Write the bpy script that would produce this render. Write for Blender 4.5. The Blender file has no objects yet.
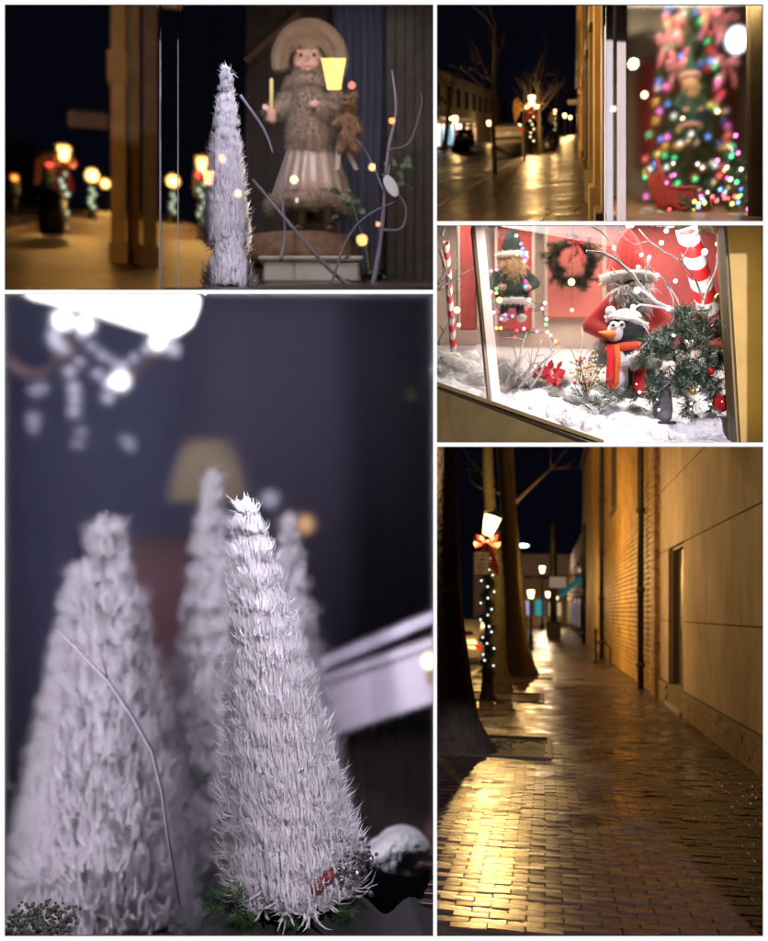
import bpy, bmesh, math, random
from mathutils import Vector, Matrix, Euler

# ------------------------------------------------------------------ camera, world, sun, exposure
scene = bpy.context.scene
col = scene.collection
F = 1000.0                    # focal length in photograph pixels (photograph is 768 x 941)
CX, CY = 384.0, 470.5
CAMZ = 3.0
FOCUS = 6.25
cam_d = bpy.data.cameras.new('camera')
cam = bpy.data.objects.new('camera', cam_d); col.objects.link(cam)
cam.location = (0, 0, CAMZ); cam.rotation_euler = (math.radians(90), 0, 0)
cam_d.sensor_fit = 'VERTICAL'; cam_d.sensor_height = 24.0; cam_d.sensor_width = 24.0
cam_d.lens = 24.0 * F / 941.0
cam_d.clip_start = 0.05; cam_d.clip_end = 2000
cam_d.dof.use_dof = True; cam_d.dof.focus_distance = FOCUS
BLUR = 3.7                    # blur disc at infinity, photograph pixels
cam_d.dof.aperture_fstop = (cam_d.lens / 1000.0) / (BLUR * FOCUS / F)
scene.camera = cam

world = bpy.data.worlds.new('World'); scene.world = world; world.use_nodes = True
wn = world.node_tree.nodes; wl = world.node_tree.links
bg = wn['Background']
sky = wn.new('ShaderNodeTexSky'); sky.sky_type = 'NISHITA'; sky.sun_disc = False
sky.sun_elevation = math.radians(-4.0); sky.sun_rotation = math.radians(200)
wl.new(sky.outputs[0], bg.inputs[0]); bg.inputs[1].default_value = 0.006

sun_d = bpy.data.lights.new('moon', 'SUN'); sun_d.energy = 0.004; sun_d.angle = math.radians(0.5); sun_d.color = (0.75, 0.82, 1)
sun = bpy.data.objects.new('moon', sun_d); col.objects.link(sun); sun.rotation_euler = (math.radians(50), 0, math.radians(200))

vs = scene.view_settings
vs.view_transform = 'Standard'; vs.look = 'None'; vs.exposure = 0.0; vs.gamma = 1.0; vs.use_curve_mapping = False
cy = scene.cycles
cy.use_denoising = True
try: cy.denoiser = 'OPENIMAGEDENOISE'
except Exception: pass
cy.max_bounces = 8; cy.diffuse_bounces = 3; cy.glossy_bounces = 4; cy.transmission_bounces = 6; cy.transparent_max_bounces = 12
cy.caustics_reflective = False; cy.caustics_refractive = False
cy.sample_clamp_indirect = 4.0; cy.sample_clamp_direct = 0.0
cy.use_light_tree = True

R = random.Random(7)
PI = math.pi
V = Vector

def W(px, py, Y):
    return V(((px - CX) / F * Y, Y, CAMZ + (CY - py) / F * Y))

# ------------------------------------------------------------------ materials
MATS = {}
def mat(name, c=(.5, .5, .5), rough=.6, metal=0., noise=None, bump=None, emit=None, es=0., trans=0., spec=.5, coat=0., sheen=0., wet=None):
    if name in MATS: return MATS[name]
    m = bpy.data.materials.new(name); m.use_nodes = True; MATS[name] = m
    n = m.node_tree.nodes; l = m.node_tree.links; p = n['Principled BSDF']
    p.inputs['Base Color'].default_value = (*c, 1); p.inputs['Roughness'].default_value = rough
    p.inputs['Metallic'].default_value = metal; p.inputs['Specular IOR Level'].default_value = spec
    p.inputs['Transmission Weight'].default_value = trans; p.inputs['Coat Weight'].default_value = coat
    p.inputs['Sheen Weight'].default_value = sheen
    if emit:
        p.inputs['Emission Color'].default_value = (*emit, 1); p.inputs['Emission Strength'].default_value = es
    tc = n.new('ShaderNodeTexCoord')
    if noise:
        sc, a = noise[0], noise[1]
        t = n.new('ShaderNodeTexNoise'); t.inputs['Scale'].default_value = sc; t.inputs['Detail'].default_value = 6; t.inputs['Roughness'].default_value = .65
        l.new(tc.outputs['Object'], t.inputs[0])
        r = n.new('ShaderNodeValToRGB'); l.new(t.outputs[0], r.inputs[0])
        c2 = noise[2] if len(noise) > 2 else tuple(x * (1 + a) for x in c)
        r.color_ramp.elements[0].position = .3; r.color_ramp.elements[1].position = .72
        r.color_ramp.elements[0].color = (*[x * (1 - a) for x in c], 1); r.color_ramp.elements[1].color = (*c2, 1)
        l.new(r.outputs[0], p.inputs['Base Color'])
    if wet:
        t = n.new('ShaderNodeTexNoise'); t.inputs['Scale'].default_value = wet[0]; t.inputs['Detail'].default_value = 5
        l.new(tc.outputs['Object'], t.inputs[0])
        mr = n.new('ShaderNodeMapRange'); mr.inputs[1].default_value = .35; mr.inputs[2].default_value = .68
        mr.inputs[3].default_value = wet[1]; mr.inputs[4].default_value = wet[2]
        l.new(t.outputs[0], mr.inputs[0]); l.new(mr.outputs[0], p.inputs['Roughness'])
    if bump:
        t = n.new('ShaderNodeTexNoise'); t.inputs['Scale'].default_value = bump[0]; t.inputs['Detail'].default_value = 5
        l.new(tc.outputs['Object'], t.inputs[0])
        b = n.new('ShaderNodeBump'); b.inputs['Strength'].default_value = bump[1]; b.inputs['Distance'].default_value = bump[2] if len(bump) > 2 else .02
        l.new(t.outputs[0], b.inputs['Height']); l.new(b.outputs[0], p.inputs['Normal'])
    return m

def emat(name, c, s):
    if name in MATS: return MATS[name]
    m = bpy.data.materials.new(name); m.use_nodes = True; MATS[name] = m
    n = m.node_tree.nodes; l = m.node_tree.links; n.clear()
    e = n.new('ShaderNodeEmission'); e.inputs[0].default_value = (*c, 1); e.inputs[1].default_value = s
    o = n.new('ShaderNodeOutputMaterial'); l.new(e.outputs[0], o.inputs[0])
    return m

def panemat(name, c, s, clear=.6):
    """lit lantern glass: part clear, part glowing"""
    if name in MATS: return MATS[name]
    m = bpy.data.materials.new(name); m.use_nodes = True; MATS[name] = m
    n = m.node_tree.nodes; l = m.node_tree.links; n.clear()
    e = n.new('ShaderNodeEmission'); e.inputs[0].default_value = (*c, 1); e.inputs[1].default_value = s
    t = n.new('ShaderNodeBsdfTransparent'); mx = n.new('ShaderNodeMixShader'); mx.inputs[0].default_value = clear
    o = n.new('ShaderNodeOutputMaterial'); l.new(e.outputs[0], mx.inputs[1]); l.new(t.outputs[0], mx.inputs[2]); l.new(mx.outputs[0], o.inputs[0])
    return m

def glassmat(name, tint=(1, 1, 1), rough=0.0, refl=1.0):
    """thin clear pane: transparent plus Fresnel reflection"""
    if name in MATS: return MATS[name]
    m = bpy.data.materials.new(name); m.use_nodes = True; MATS[name] = m
    n = m.node_tree.nodes; l = m.node_tree.links; n.clear()
    t = n.new('ShaderNodeBsdfTransparent'); t.inputs[0].default_value = (*tint, 1)
    g = n.new('ShaderNodeBsdfGlossy'); g.inputs['Roughness'].default_value = rough
    f = n.new('ShaderNodeFresnel'); f.inputs[0].default_value = 1.5
    mu = n.new('ShaderNodeMath'); mu.operation = 'MULTIPLY'; mu.inputs[1].default_value = refl; mu.use_clamp = True
    mx = n.new('ShaderNodeMixShader'); o = n.new('ShaderNodeOutputMaterial')
    l.new(f.outputs[0], mu.inputs[0]); l.new(mu.outputs[0], mx.inputs[0]); l.new(t.outputs[0], mx.inputs[1]); l.new(g.outputs[0], mx.inputs[2]); l.new(mx.outputs[0], o.inputs[0])
    return m

def blurmat(name, rough):
    if name in MATS: return MATS[name]
    m = bpy.data.materials.new(name); m.use_nodes = True; MATS[name] = m
    n = m.node_tree.nodes; l = m.node_tree.links; n.clear()
    g = n.new('ShaderNodeBsdfRefraction'); g.inputs['Roughness'].default_value = rough; g.inputs['IOR'].default_value = 1.45
    o = n.new('ShaderNodeOutputMaterial'); l.new(g.outputs[0], o.inputs[0])
    return m

def leafmat(name, c, tr=.35, rough=.7, noise=None):
    if name in MATS: return MATS[name]
    m = bpy.data.materials.new(name); m.use_nodes = True; MATS[name] = m
    n = m.node_tree.nodes; l = m.node_tree.links; n.clear()
    d = n.new('ShaderNodeBsdfPrincipled'); d.inputs['Base Color'].default_value = (*c, 1); d.inputs['Roughness'].default_value = rough
    t = n.new('ShaderNodeBsdfTranslucent'); t.inputs[0].default_value = (*c, 1)
    mx = n.new('ShaderNodeMixShader'); mx.inputs[0].default_value = tr; o = n.new('ShaderNodeOutputMaterial')
    l.new(d.outputs[0], mx.inputs[1]); l.new(t.outputs[0], mx.inputs[2]); l.new(mx.outputs[0], o.inputs[0])
    if noise:
        tc = n.new('ShaderNodeTexCoord'); q = n.new('ShaderNodeTexNoise'); q.inputs['Scale'].default_value = noise[0]; l.new(tc.outputs['Object'], q.inputs[0])
        r = n.new('ShaderNodeValToRGB'); r.color_ramp.elements[0].color = (*[x * (1 - noise[1]) for x in c], 1); r.color_ramp.elements[1].color = (*[min(1, x * (1 + noise[1])) for x in c], 1)
        l.new(q.outputs[0], r.inputs[0]); l.new(r.outputs[0], d.inputs['Base Color']); l.new(r.outputs[0], t.inputs[0])
    return m

def brickmat(name, c1, c2, cm, scale, rough, wet=None, bw=.5, bh=.25, vec='Object'):
    """brick pattern for surfaces too far away to pick the bricks apart"""
    if name in MATS: return MATS[name]
    m = bpy.data.materials.new(name); m.use_nodes = True; MATS[name] = m
    n = m.node_tree.nodes; l = m.node_tree.links; p = n['Principled BSDF']
    tc = n.new('ShaderNodeTexCoord'); b = n.new('ShaderNodeTexBrick')
    b.inputs['Color1'].default_value = (*c1, 1); b.inputs['Color2'].default_value = (*c2, 1); b.inputs['Mortar'].default_value = (*cm, 1)
    b.inputs['Scale'].default_value = scale; b.inputs['Brick Width'].default_value = bw; b.inputs['Row Height'].default_value = bh; b.inputs['Mortar Size'].default_value = .02
    l.new(tc.outputs[vec], b.inputs[0]); l.new(b.outputs[0], p.inputs['Base Color'])
    p.inputs['Roughness'].default_value = rough
    bp = n.new('ShaderNodeBump'); bp.inputs['Strength'].default_value = .5; bp.inputs['Distance'].default_value = .01; bp.invert = True
    l.new(b.outputs['Fac'], bp.inputs['Height'])
    t = n.new('ShaderNodeTexNoise'); t.inputs['Scale'].default_value = 9; t.inputs['Detail'].default_value = 5; l.new(tc.outputs['Object'], t.inputs[0])
    b2 = n.new('ShaderNodeBump'); b2.inputs['Strength'].default_value = .35; b2.inputs['Distance'].default_value = .03
    l.new(t.outputs[0], b2.inputs['Height']); l.new(bp.outputs[0], b2.inputs['Normal']); l.new(b2.outputs[0], p.inputs['Normal'])
    if wet:
        t2 = n.new('ShaderNodeTexNoise'); t2.inputs['Scale'].default_value = wet[0]; l.new(tc.outputs['Object'], t2.inputs[0])
        mr = n.new('ShaderNodeMapRange'); mr.inputs[1].default_value = .35; mr.inputs[2].default_value = .65; mr.inputs[3].default_value = wet[1]; mr.inputs[4].default_value = wet[2]
        l.new(t2.outputs[0], mr.inputs[0]); l.new(mr.outputs[0], p.inputs['Roughness'])
    return m

# ------------------------------------------------------------------ mesh helpers
class MB:
    def __init__(s): s.v = []; s.f = []
    def add(s, vs, fs):
        o = len(s.v); s.v += [tuple(x) for x in vs]; s.f += [tuple(i + o for i in q) for q in fs]; return s
    def hexa(s, p):            # 8 points: bottom ring 0-3, top ring 4-7
        return s.add(p, [(0, 3, 2, 1), (4, 5, 6, 7), (0, 1, 5, 4), (1, 2, 6, 5), (2, 3, 7, 6), (3, 0, 4, 7)])
    def box(s, c, d, M=None):
        c = V(c); h = V(d) / 2
        p = [V((a * h.x, b * h.y, z * h.z)) for z in (-1, 1) for a, b in ((-1, -1), (1, -1), (1, 1), (-1, 1))]
        if M: p = [M @ q for q in p]
        return s.hexa([c + q for q in p])
    def cbox(s, c, d, b=.01, M=None):   # chamfered box (top and sides)
        c = V(c); h = V(d) / 2; rings = []
        for z, k in ((-h.z, 1), (-h.z + b, 0), (h.z - b, 0), (h.z, 1)):
            x, y = h.x - b * k, h.y - b * k; e = b * .8
            rings.append([V(q) for q in ((-x + e, -y, z), (x - e, -y, z), (x, -y + e, z), (x, y - e, z), (x - e, y, z), (-x + e, y, z), (-x, y - e, z), (-x, -y + e, z))])
        vs = [(M @ q if M else q) + c for r in rings for q in r]; fs = []
        for i in range(3):
            for j in range(8): fs.append((i * 8 + j, i * 8 + (j + 1) % 8, i * 8 + 8 + (j + 1) % 8, i * 8 + 8 + j))
        fs += [tuple(range(7, -1, -1)), tuple(range(24, 32))]
        return s.add(vs, fs)
    def tube(s, pts, rad, n=8, cap=True):
        pts = [V(p) for p in pts]; k = len(pts)
        if not hasattr(rad, '__len__'): rad = [rad] * k
        vs = []; fs = []; prev = None
        for i, p in enumerate(pts):
            t = (pts[min(i + 1, k - 1)] - pts[max(i - 1, 0)])
            if t.length < 1e-9: t = V((0, 0, 1))
            t.normalize()
            a = prev if prev is not None else (V((1, 0, 0)) if abs(t.x) < .8 else V((0, 1, 0)))
            a = (a - t * a.dot(t))
            if a.length < 1e-6: a = t.orthogonal()
            a.normalize(); prev = a; b = t.cross(a)
            for j in range(n):
                q = 2 * PI * j / n; vs.append(p + (a * math.cos(q) + b * math.sin(q)) * rad[i])
        for i in range(k - 1):
            for j in range(n): fs.append((i * n + j, i * n + (j + 1) % n, (i + 1) * n + (j + 1) % n, (i + 1) * n + j))
        if cap: fs += [tuple(range(n - 1, -1, -1)), tuple(range((k - 1) * n, k * n))]
        return s.add(vs, fs)
    def lathe(s, prof, c=(0, 0, 0), n=20, M=None, sx=1, sy=1, wob=None):
        c = V(c); vs = []; fs = []
        for i, (r, z) in enumerate(prof):
            for j in range(n):
                q = 2 * PI * j / n; rr = r * (wob(q, i) if wob else 1)
                p = V((math.cos(q) * rr * sx, math.sin(q) * rr * sy, z)); vs.append(c + (M @ p if M else p))
        k = len(prof)
        for i in range(k - 1):
            for j in range(n): fs.append((i * n + j, i * n + (j + 1) % n, (i + 1) * n + (j + 1) % n, (i + 1) * n + j))
        fs += [tuple(range(n - 1, -1, -1)), tuple(range((k - 1) * n, k * n))]
        return s.add(vs, fs)
    def ball(s, c, r, nu=12, nv=8, M=None):
        if not hasattr(r, '__len__'): r = (r, r, r)
        c = V(c); vs = [V((0, 0, -r[2]))]; fs = []
        for i in range(1, nv):
            a = -PI / 2 + PI * i / nv
            for j in range(nu):
                q = 2 * PI * j / nu; vs.append(V((math.cos(a) * math.cos(q) * r[0], math.cos(a) * math.sin(q) * r[1], math.sin(a) * r[2])))
        vs.append(V((0, 0, r[2]))); L = len(vs) - 1
        for j in range(nu): fs.append((0, 1 + (j + 1) % nu, 1 + j))
        for i in range(nv - 2):
            for j in range(nu): fs.append((1 + i * nu + j, 1 + i * nu + (j + 1) % nu, 1 + (i + 1) * nu + (j + 1) % nu, 1 + (i + 1) * nu + j))
        for j in range(nu): fs.append((1 + (nv - 2) * nu + j, 1 + (nv - 2) * nu + (j + 1) % nu, L))
        return s.add([c + (M @ p if M else p) for p in vs], fs)
    def cap(s, a, b, ra, rb=None, n=10):      # capsule-like limb
        rb = ra if rb is None else rb; a, b = V(a), V(b); d = (b - a)
        u = d.normalized() if d.length > 1e-9 else V((0, 0, 1))
        s.tube([a - u * ra * .95, a - u * ra * .6, a, b, b + u * rb * .6, b + u * rb * .95], [ra * .3, ra * .8, ra, rb, rb * .8, rb * .3], n); return s
    def prism(s, pts, depth):                 # polygon extruded along +y
        n = len(pts); a = [V(p) for p in pts]; b = [p + V((0, depth, 0)) for p in a]
        fs = [tuple(range(n)), tuple(range(2 * n - 1, n - 1, -1))] + [(i, n + i, n + (i + 1) % n, (i + 1) % n) for i in range(n)]
        return s.add(a + b, fs)
    def blade(s, pts, side, wid):             # thin tapering strip
        k = len(pts); vs = []
        for p, w in zip(pts, wid): vs += [p - side * w, p + side * w]
        return s.add(vs, [(2 * i, 2 * i + 1, 2 * i + 3, 2 * i + 2) for i in range(k - 1)])
    def build(s, name, m, parent=None, smooth=False, org=None, fix=True, loc=None):
        me = bpy.data.meshes.new(name)
        vv = s.v if org is None else [(x - org[0], y - org[1], z - org[2]) for x, y, z in s.v]
        me.from_pydata(vv, [], s.f)
        if fix:
            b = bmesh.new(); b.from_mesh(me); bmesh.ops.recalc_face_normals(b, faces=b.faces); b.to_mesh(me); b.free()
        if smooth: me.polygons.foreach_set('use_smooth', [True] * len(me.polygons))
        me.materials.append(m); me.update()
        o = bpy.data.objects.new(name, me); col.objects.link(o)
        if parent: o.parent = parent
        if loc is not None: o.location = loc
        return o

def tag(o, label=None, cat=None, group=None, kind=None):
    if label: o['label'] = label
    if cat: o['category'] = cat
    if group: o['group'] = group
    if kind: o['kind'] = kind
    return o
def thing(name, label, cat, loc=(0, 0, 0), rz=0, group=None):
    o = bpy.data.objects.new(name, None); col.objects.link(o); o.empty_display_size = .1
    o.location = loc; o.rotation_euler = (0, 0, rz); return tag(o, label, cat, group)
def struct(name, mb, m, smooth=False, parent=None):
    o = mb.build(name, m, parent, smooth)
    return o if parent else tag(o, kind='structure')
def piece(src, parent, loc=None, rot=None, scale=None, m=None):
    c = src.copy(); col.objects.link(c); c.parent = parent
    if loc is not None: c.location = loc
    if rot is not None: c.rotation_euler = rot
    if scale is not None: c.scale = (scale,) * 3 if not hasattr(scale, '__len__') else scale
    return c

def blob(mb, name, m, parent, voxel, smooth_it=6, org=None, loc=None):
    """union of rounded shapes as one continuous surface"""
    o = mb.build(name, m, None, True, org)
    r = o.modifiers.new('r', 'REMESH'); r.mode = 'VOXEL'; r.voxel_size = voxel
    if smooth_it:
        q = o.modifiers.new('s', 'SMOOTH'); q.iterations = smooth_it; q.factor = .5
    dg = bpy.context.evaluated_depsgraph_get(); dg.update()
    me = bpy.data.meshes.new_from_object(o.evaluated_get(dg)); o.modifiers.clear()
    old = o.data; o.data = me; bpy.data.meshes.remove(old)
    me.polygons.foreach_set('use_smooth', [True] * len(me.polygons))
    if not me.materials: me.materials.append(m)
    o.name = name
    if parent: o.parent = parent
    if loc is not None: o.location = loc
    return o

def fuzz(src, name, n, ln, w, m, parent, rnd, droop=.3):
    """short fur strands over a mesh"""
    me = src.data; me.calc_loop_triangles(); tr = me.loop_triangles
    cum = []; t = 0
    for q in tr: t += q.area; cum.append(t)
    import bisect
    b = MB()
    for _ in range(n):
        q = tr[min(bisect.bisect(cum, rnd.random() * t), len(tr) - 1)]
        a, c, d = [me.vertices[i].co for i in q.vertices]
        x, y = rnd.random(), rnd.random()
        if x + y > 1: x, y = 1 - x, 1 - y
        p = a + (c - a) * x + (d - a) * y; nr = V(q.normal)
        k = (nr + V((rnd.gauss(0, .4), rnd.gauss(0, .4), rnd.gauss(0, .4) - droop))).normalized()
        L = ln * rnd.uniform(.6, 1.2); sd = k.orthogonal().normalized()
        e = p + k * L * .55; g = e + (k + V((0, 0, -droop))).normalized() * L * .45
        b.blade([p, e, g], sd, [w, w * .8, w * .1])
    o = b.build(name, m, parent, fix=False); o['kind'] = 'stuff'
    o.location = src.location
    return o

def room_fill(px, py, Y, wpx, dep, power, c, name='added_room_fill'):
    """unseen flat fill light added under the top of one display"""
    d = bpy.data.lights.new(name, 'AREA'); d.shape = 'RECTANGLE'; d.size = wpx / F * Y; d.size_y = dep; d.energy = power; d.color = c
    o = bpy.data.objects.new(name, d); col.objects.link(o); o.location = W(px, py, Y)
    o.rotation_euler = (math.atan((CY - py) / F), 0, 0); return o
def fill_strip(x0, x1, y0, y1, power, c, Y=5.266):
    """unseen strip of fill light added to brighten a display, shining away from the viewer"""
    d = bpy.data.lights.new('added_fill_strip', 'AREA'); d.shape = 'RECTANGLE'; d.size = max((x1 - x0) / F * Y, .012); d.size_y = max((y1 - y0) / F * Y, .012); d.energy = power; d.color = c
    o = bpy.data.objects.new('added_fill_strip', d); col.objects.link(o); o.location = W((x0 + x1) / 2, (y0 + y1) / 2, Y); o.rotation_euler = (PI / 2, 0, 0)
def point(loc, power, c, r=.08, parent=None, name='bulb_light'):
    d = bpy.data.lights.new(name, 'POINT'); d.energy = power; d.color = c; d.shadow_soft_size = r
    o = bpy.data.objects.new(name, d); col.objects.link(o); o.location = loc
    if parent: o.parent = parent
    return o

class Px:
    """local metres of a thing that stands at pixel (bx, by) at depth Y"""
    def __init__(s, bx, by, Y): s.bx, s.by, s.Y, s.s = bx, by, Y, Y / F; s.loc = W(bx, by, Y)
    def __call__(s, px, py, dy=0): return V(((px - s.bx) * s.s, dy, (s.by - py) * s.s))

class Street:
    """a street that recedes towards one vanishing point: u right, v along, h up; it slopes, its buildings stand plumb"""
    def __init__(s, vx, vy, e):
        k = (vx - CX) / F; kz = (CY - vy) / F; n = math.hypot(1, k)
        s.e = e; s.D = (k / n, 1 / n); s.U = (1 / n, -k / n); s.sl = kz / n; s.rz = -math.atan(k)
    def P(s, u, v, h=0): return V((s.U[0] * u + s.D[0] * v, s.U[1] * u + s.D[1] * v, CAMZ - s.e + s.sl * v + h))
    def G(s, px, py):
        d = V(((px - CX) / F, 1, (CY - py) / F)); dv = d.x * s.D[0] + d.y * s.D[1]
        t = -s.e / (d.z - s.sl * dv); return (t * (d.x * s.U[0] + d.y * s.U[1]), t * dv)
    def box(s, mb, u0, u1, v0, v1, h0, h1):
        return mb.hexa([s.P(u0, v0, h0), s.P(u1, v0, h0), s.P(u1, v1, h0), s.P(u0, v1, h0), s.P(u0, v0, h1), s.P(u1, v0, h1), s.P(u1, v1, h1), s.P(u0, v1, h1)])
    def sheet(s, mb, u0, u1, v0, v1, h, nu=1, nv=1):
        vs = [s.P(u0 + (u1 - u0) * i / nu, v0 + (v1 - v0) * j / nv, h) for j in range(nv + 1) for i in range(nu + 1)]
        return mb.add(vs, [(j * (nu + 1) + i, j * (nu + 1) + i + 1, (j + 1) * (nu + 1) + i + 1, (j + 1) * (nu + 1) + i) for j in range(nv) for i in range(nu)])

def clip(o, px=None, right=True):
    """trim a street sheet along the partition that runs back from the divider at pixel px"""
    k = (px - CX) / F; n = V((1, -k, 0)).normalized()
    b = bmesh.new(); b.from_mesh(o.data)
    bmesh.ops.bisect_plane(b, geom=b.verts[:] + b.edges[:] + b.faces[:], plane_co=(0, 0, 0), plane_no=n, clear_inner=right, clear_outer=not right)
    b.to_mesh(o.data); b.free()

# ------------------------------------------------------------------ the setting: display wall with five openings
FY = 5.25
white_glow = emat('self_glowing_white', (1, 1, 1), 1.0)  # the white borders glow of themselves to stay white at night
dark = mat('matte_black_partition', (.012, .012, .014), .9)
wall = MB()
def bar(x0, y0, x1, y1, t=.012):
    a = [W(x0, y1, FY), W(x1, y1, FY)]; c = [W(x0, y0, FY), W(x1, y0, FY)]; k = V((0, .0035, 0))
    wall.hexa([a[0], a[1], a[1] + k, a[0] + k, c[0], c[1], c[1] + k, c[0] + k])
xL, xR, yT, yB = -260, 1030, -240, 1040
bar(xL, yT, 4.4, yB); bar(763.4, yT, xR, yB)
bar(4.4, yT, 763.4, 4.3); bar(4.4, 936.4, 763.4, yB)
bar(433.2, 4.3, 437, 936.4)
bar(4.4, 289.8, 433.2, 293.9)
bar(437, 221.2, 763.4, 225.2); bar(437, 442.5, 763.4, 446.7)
struct('display_wall', wall, white_glow)
back = MB(); back.f = list(wall.f); c_ = {}
for i in range(0, len(wall.v), 8):      # unseen black boards added to keep the bars' glow out of the displays
    P8 = [V(p) for p in wall.v[i:i + 8]]; x0, x1 = min(p.x for p in P8), max(p.x for p in P8); z0, z1 = min(p.z for p in P8), max(p.z for p in P8)
    back.v += [(x, y, z) for z in (z0 - .0008, z1 + .0008) for x, y in ((x0 - .0008, FY + .004), (x1 + .0008, FY + .004), (x1 + .0008, FY + .0135), (x0 - .0008, FY + .0135))]
struct('border_glow_block', back, dark)
part_mb = MB()
def slab(p, q, Ya, Yb, t=1.2):
    (x0, y0), (x1, y1) = p, q
    if x0 == x1: e = [(x0 - t, y0), (x0 + t, y0), (x0 + t, y1), (x0 - t, y1)]
    else: e = [(x0, y0 - t), (x1, y0 - t), (x1, y0 + t), (x0, y0 + t)]
    part_mb.hexa([W(*k, Ya) for k in e] + [W(*k, Yb) for k in e])
YA = FY + .014
slab((435.1, 2), (435.1, 288), YA, 9.2); slab((435.1, 292), (435.1, 938), YA, 11.2)
slab((2, 291.9), (433.8, 291.9), YA, 13); slab((436.4, 223.2), (766, 223.2), YA, 12); slab((436.4, 444.6), (766, 444.6), YA, 12)
slab((2, 4), (2, 938), YA, 12); slab((765.8, 4), (765.8, 938), YA, 9.8)
slab((4, 1.8), (764, 1.8), YA, 12); slab((4, 938.9), (433, 938.9), YA, 12)
struct('partition_walls', part_mb, dark)
pl = MB(); pl.add([(-40, FY - .01, 0), (40, FY - .01, 0), (40, -60, 0), (-40, -60, 0)], [(0, 1, 2, 3)])
struct('plaza_ground', pl, mat('plaza_asphalt', (.05, .05, .052), .6, noise=(3, .3), bump=(40, .3)))
sk = MB(); n_ = 24
for j in range(2):
    for i in range(n_ + 1):
        a = math.radians(-80 + 160 * i / n_); sk.v.append((math.sin(a) * 420, math.cos(a) * 420, -220 + 640 * j))
sk.f = [(i, i + 1, n_ + 2 + i, n_ + 1 + i) for i in range(n_)]
struct('sky', sk, emat('night_sky', (.0016, .0017, .0040), 1.0), True)

# ------------------------------------------------------------------ shared builders
iron = mat('black_cast_iron', (.018, .019, .02), .42, .3, bump=(60, .2, .004))
BULBMESH = {}
def bulb_src(r, m):
    k = (round(r, 4), m.name)
    if k not in BULBMESH:
        b = MB(); b.ball((0, 0, 0), r, 10, 6); me = bpy.data.meshes.new('bulb'); me.from_pydata(b.v, [], b.f); me.materials.append(m)
        me.polygons.foreach_set('use_smooth', [True] * len(me.polygons)); BULBMESH[k] = me
    return BULBMESH[k]
def bulb(loc, r, m, parent, name='bulb'):
    o = bpy.data.objects.new(name, bulb_src(r, m)); col.objects.link(o); o.parent = parent; o.location = loc; return o

def bow_mesh(c, s):
    b = MB(); c = V(c)
    for sg in (-1, 1):
        pts = [c + V((sg * x * s, -.03 - .02 * math.sin(x * 6), z * s)) for x, z in ((.02, 0), (.16, .13), (.3, .15), (.36, .05), (.3, -.06), (.16, -.05), (.03, -.01))]
        b.blade(pts, V((0, .55, .83)).normalized(), [.05 * s, .07 * s, .085 * s, .085 * s, .08 * s, .06 * s, .04 * s])
        pts = [c + V((sg * x * s, -.04 - .02 * math.sin(z * 9), z * s)) for x, z in ((.02, 0), (.1, -.2), (.17, -.42), (.22, -.68), (.28, -.85))]
        b.blade(pts, V((.9, .3, .1)).normalized(), [.035 * s, .06 * s, .075 * s, .085 * s, .02 * s])
    b.ball(c + V((0, -.05, 0)), (.06 * s, .05 * s, .06 * s), 8, 6)
    return b

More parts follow.
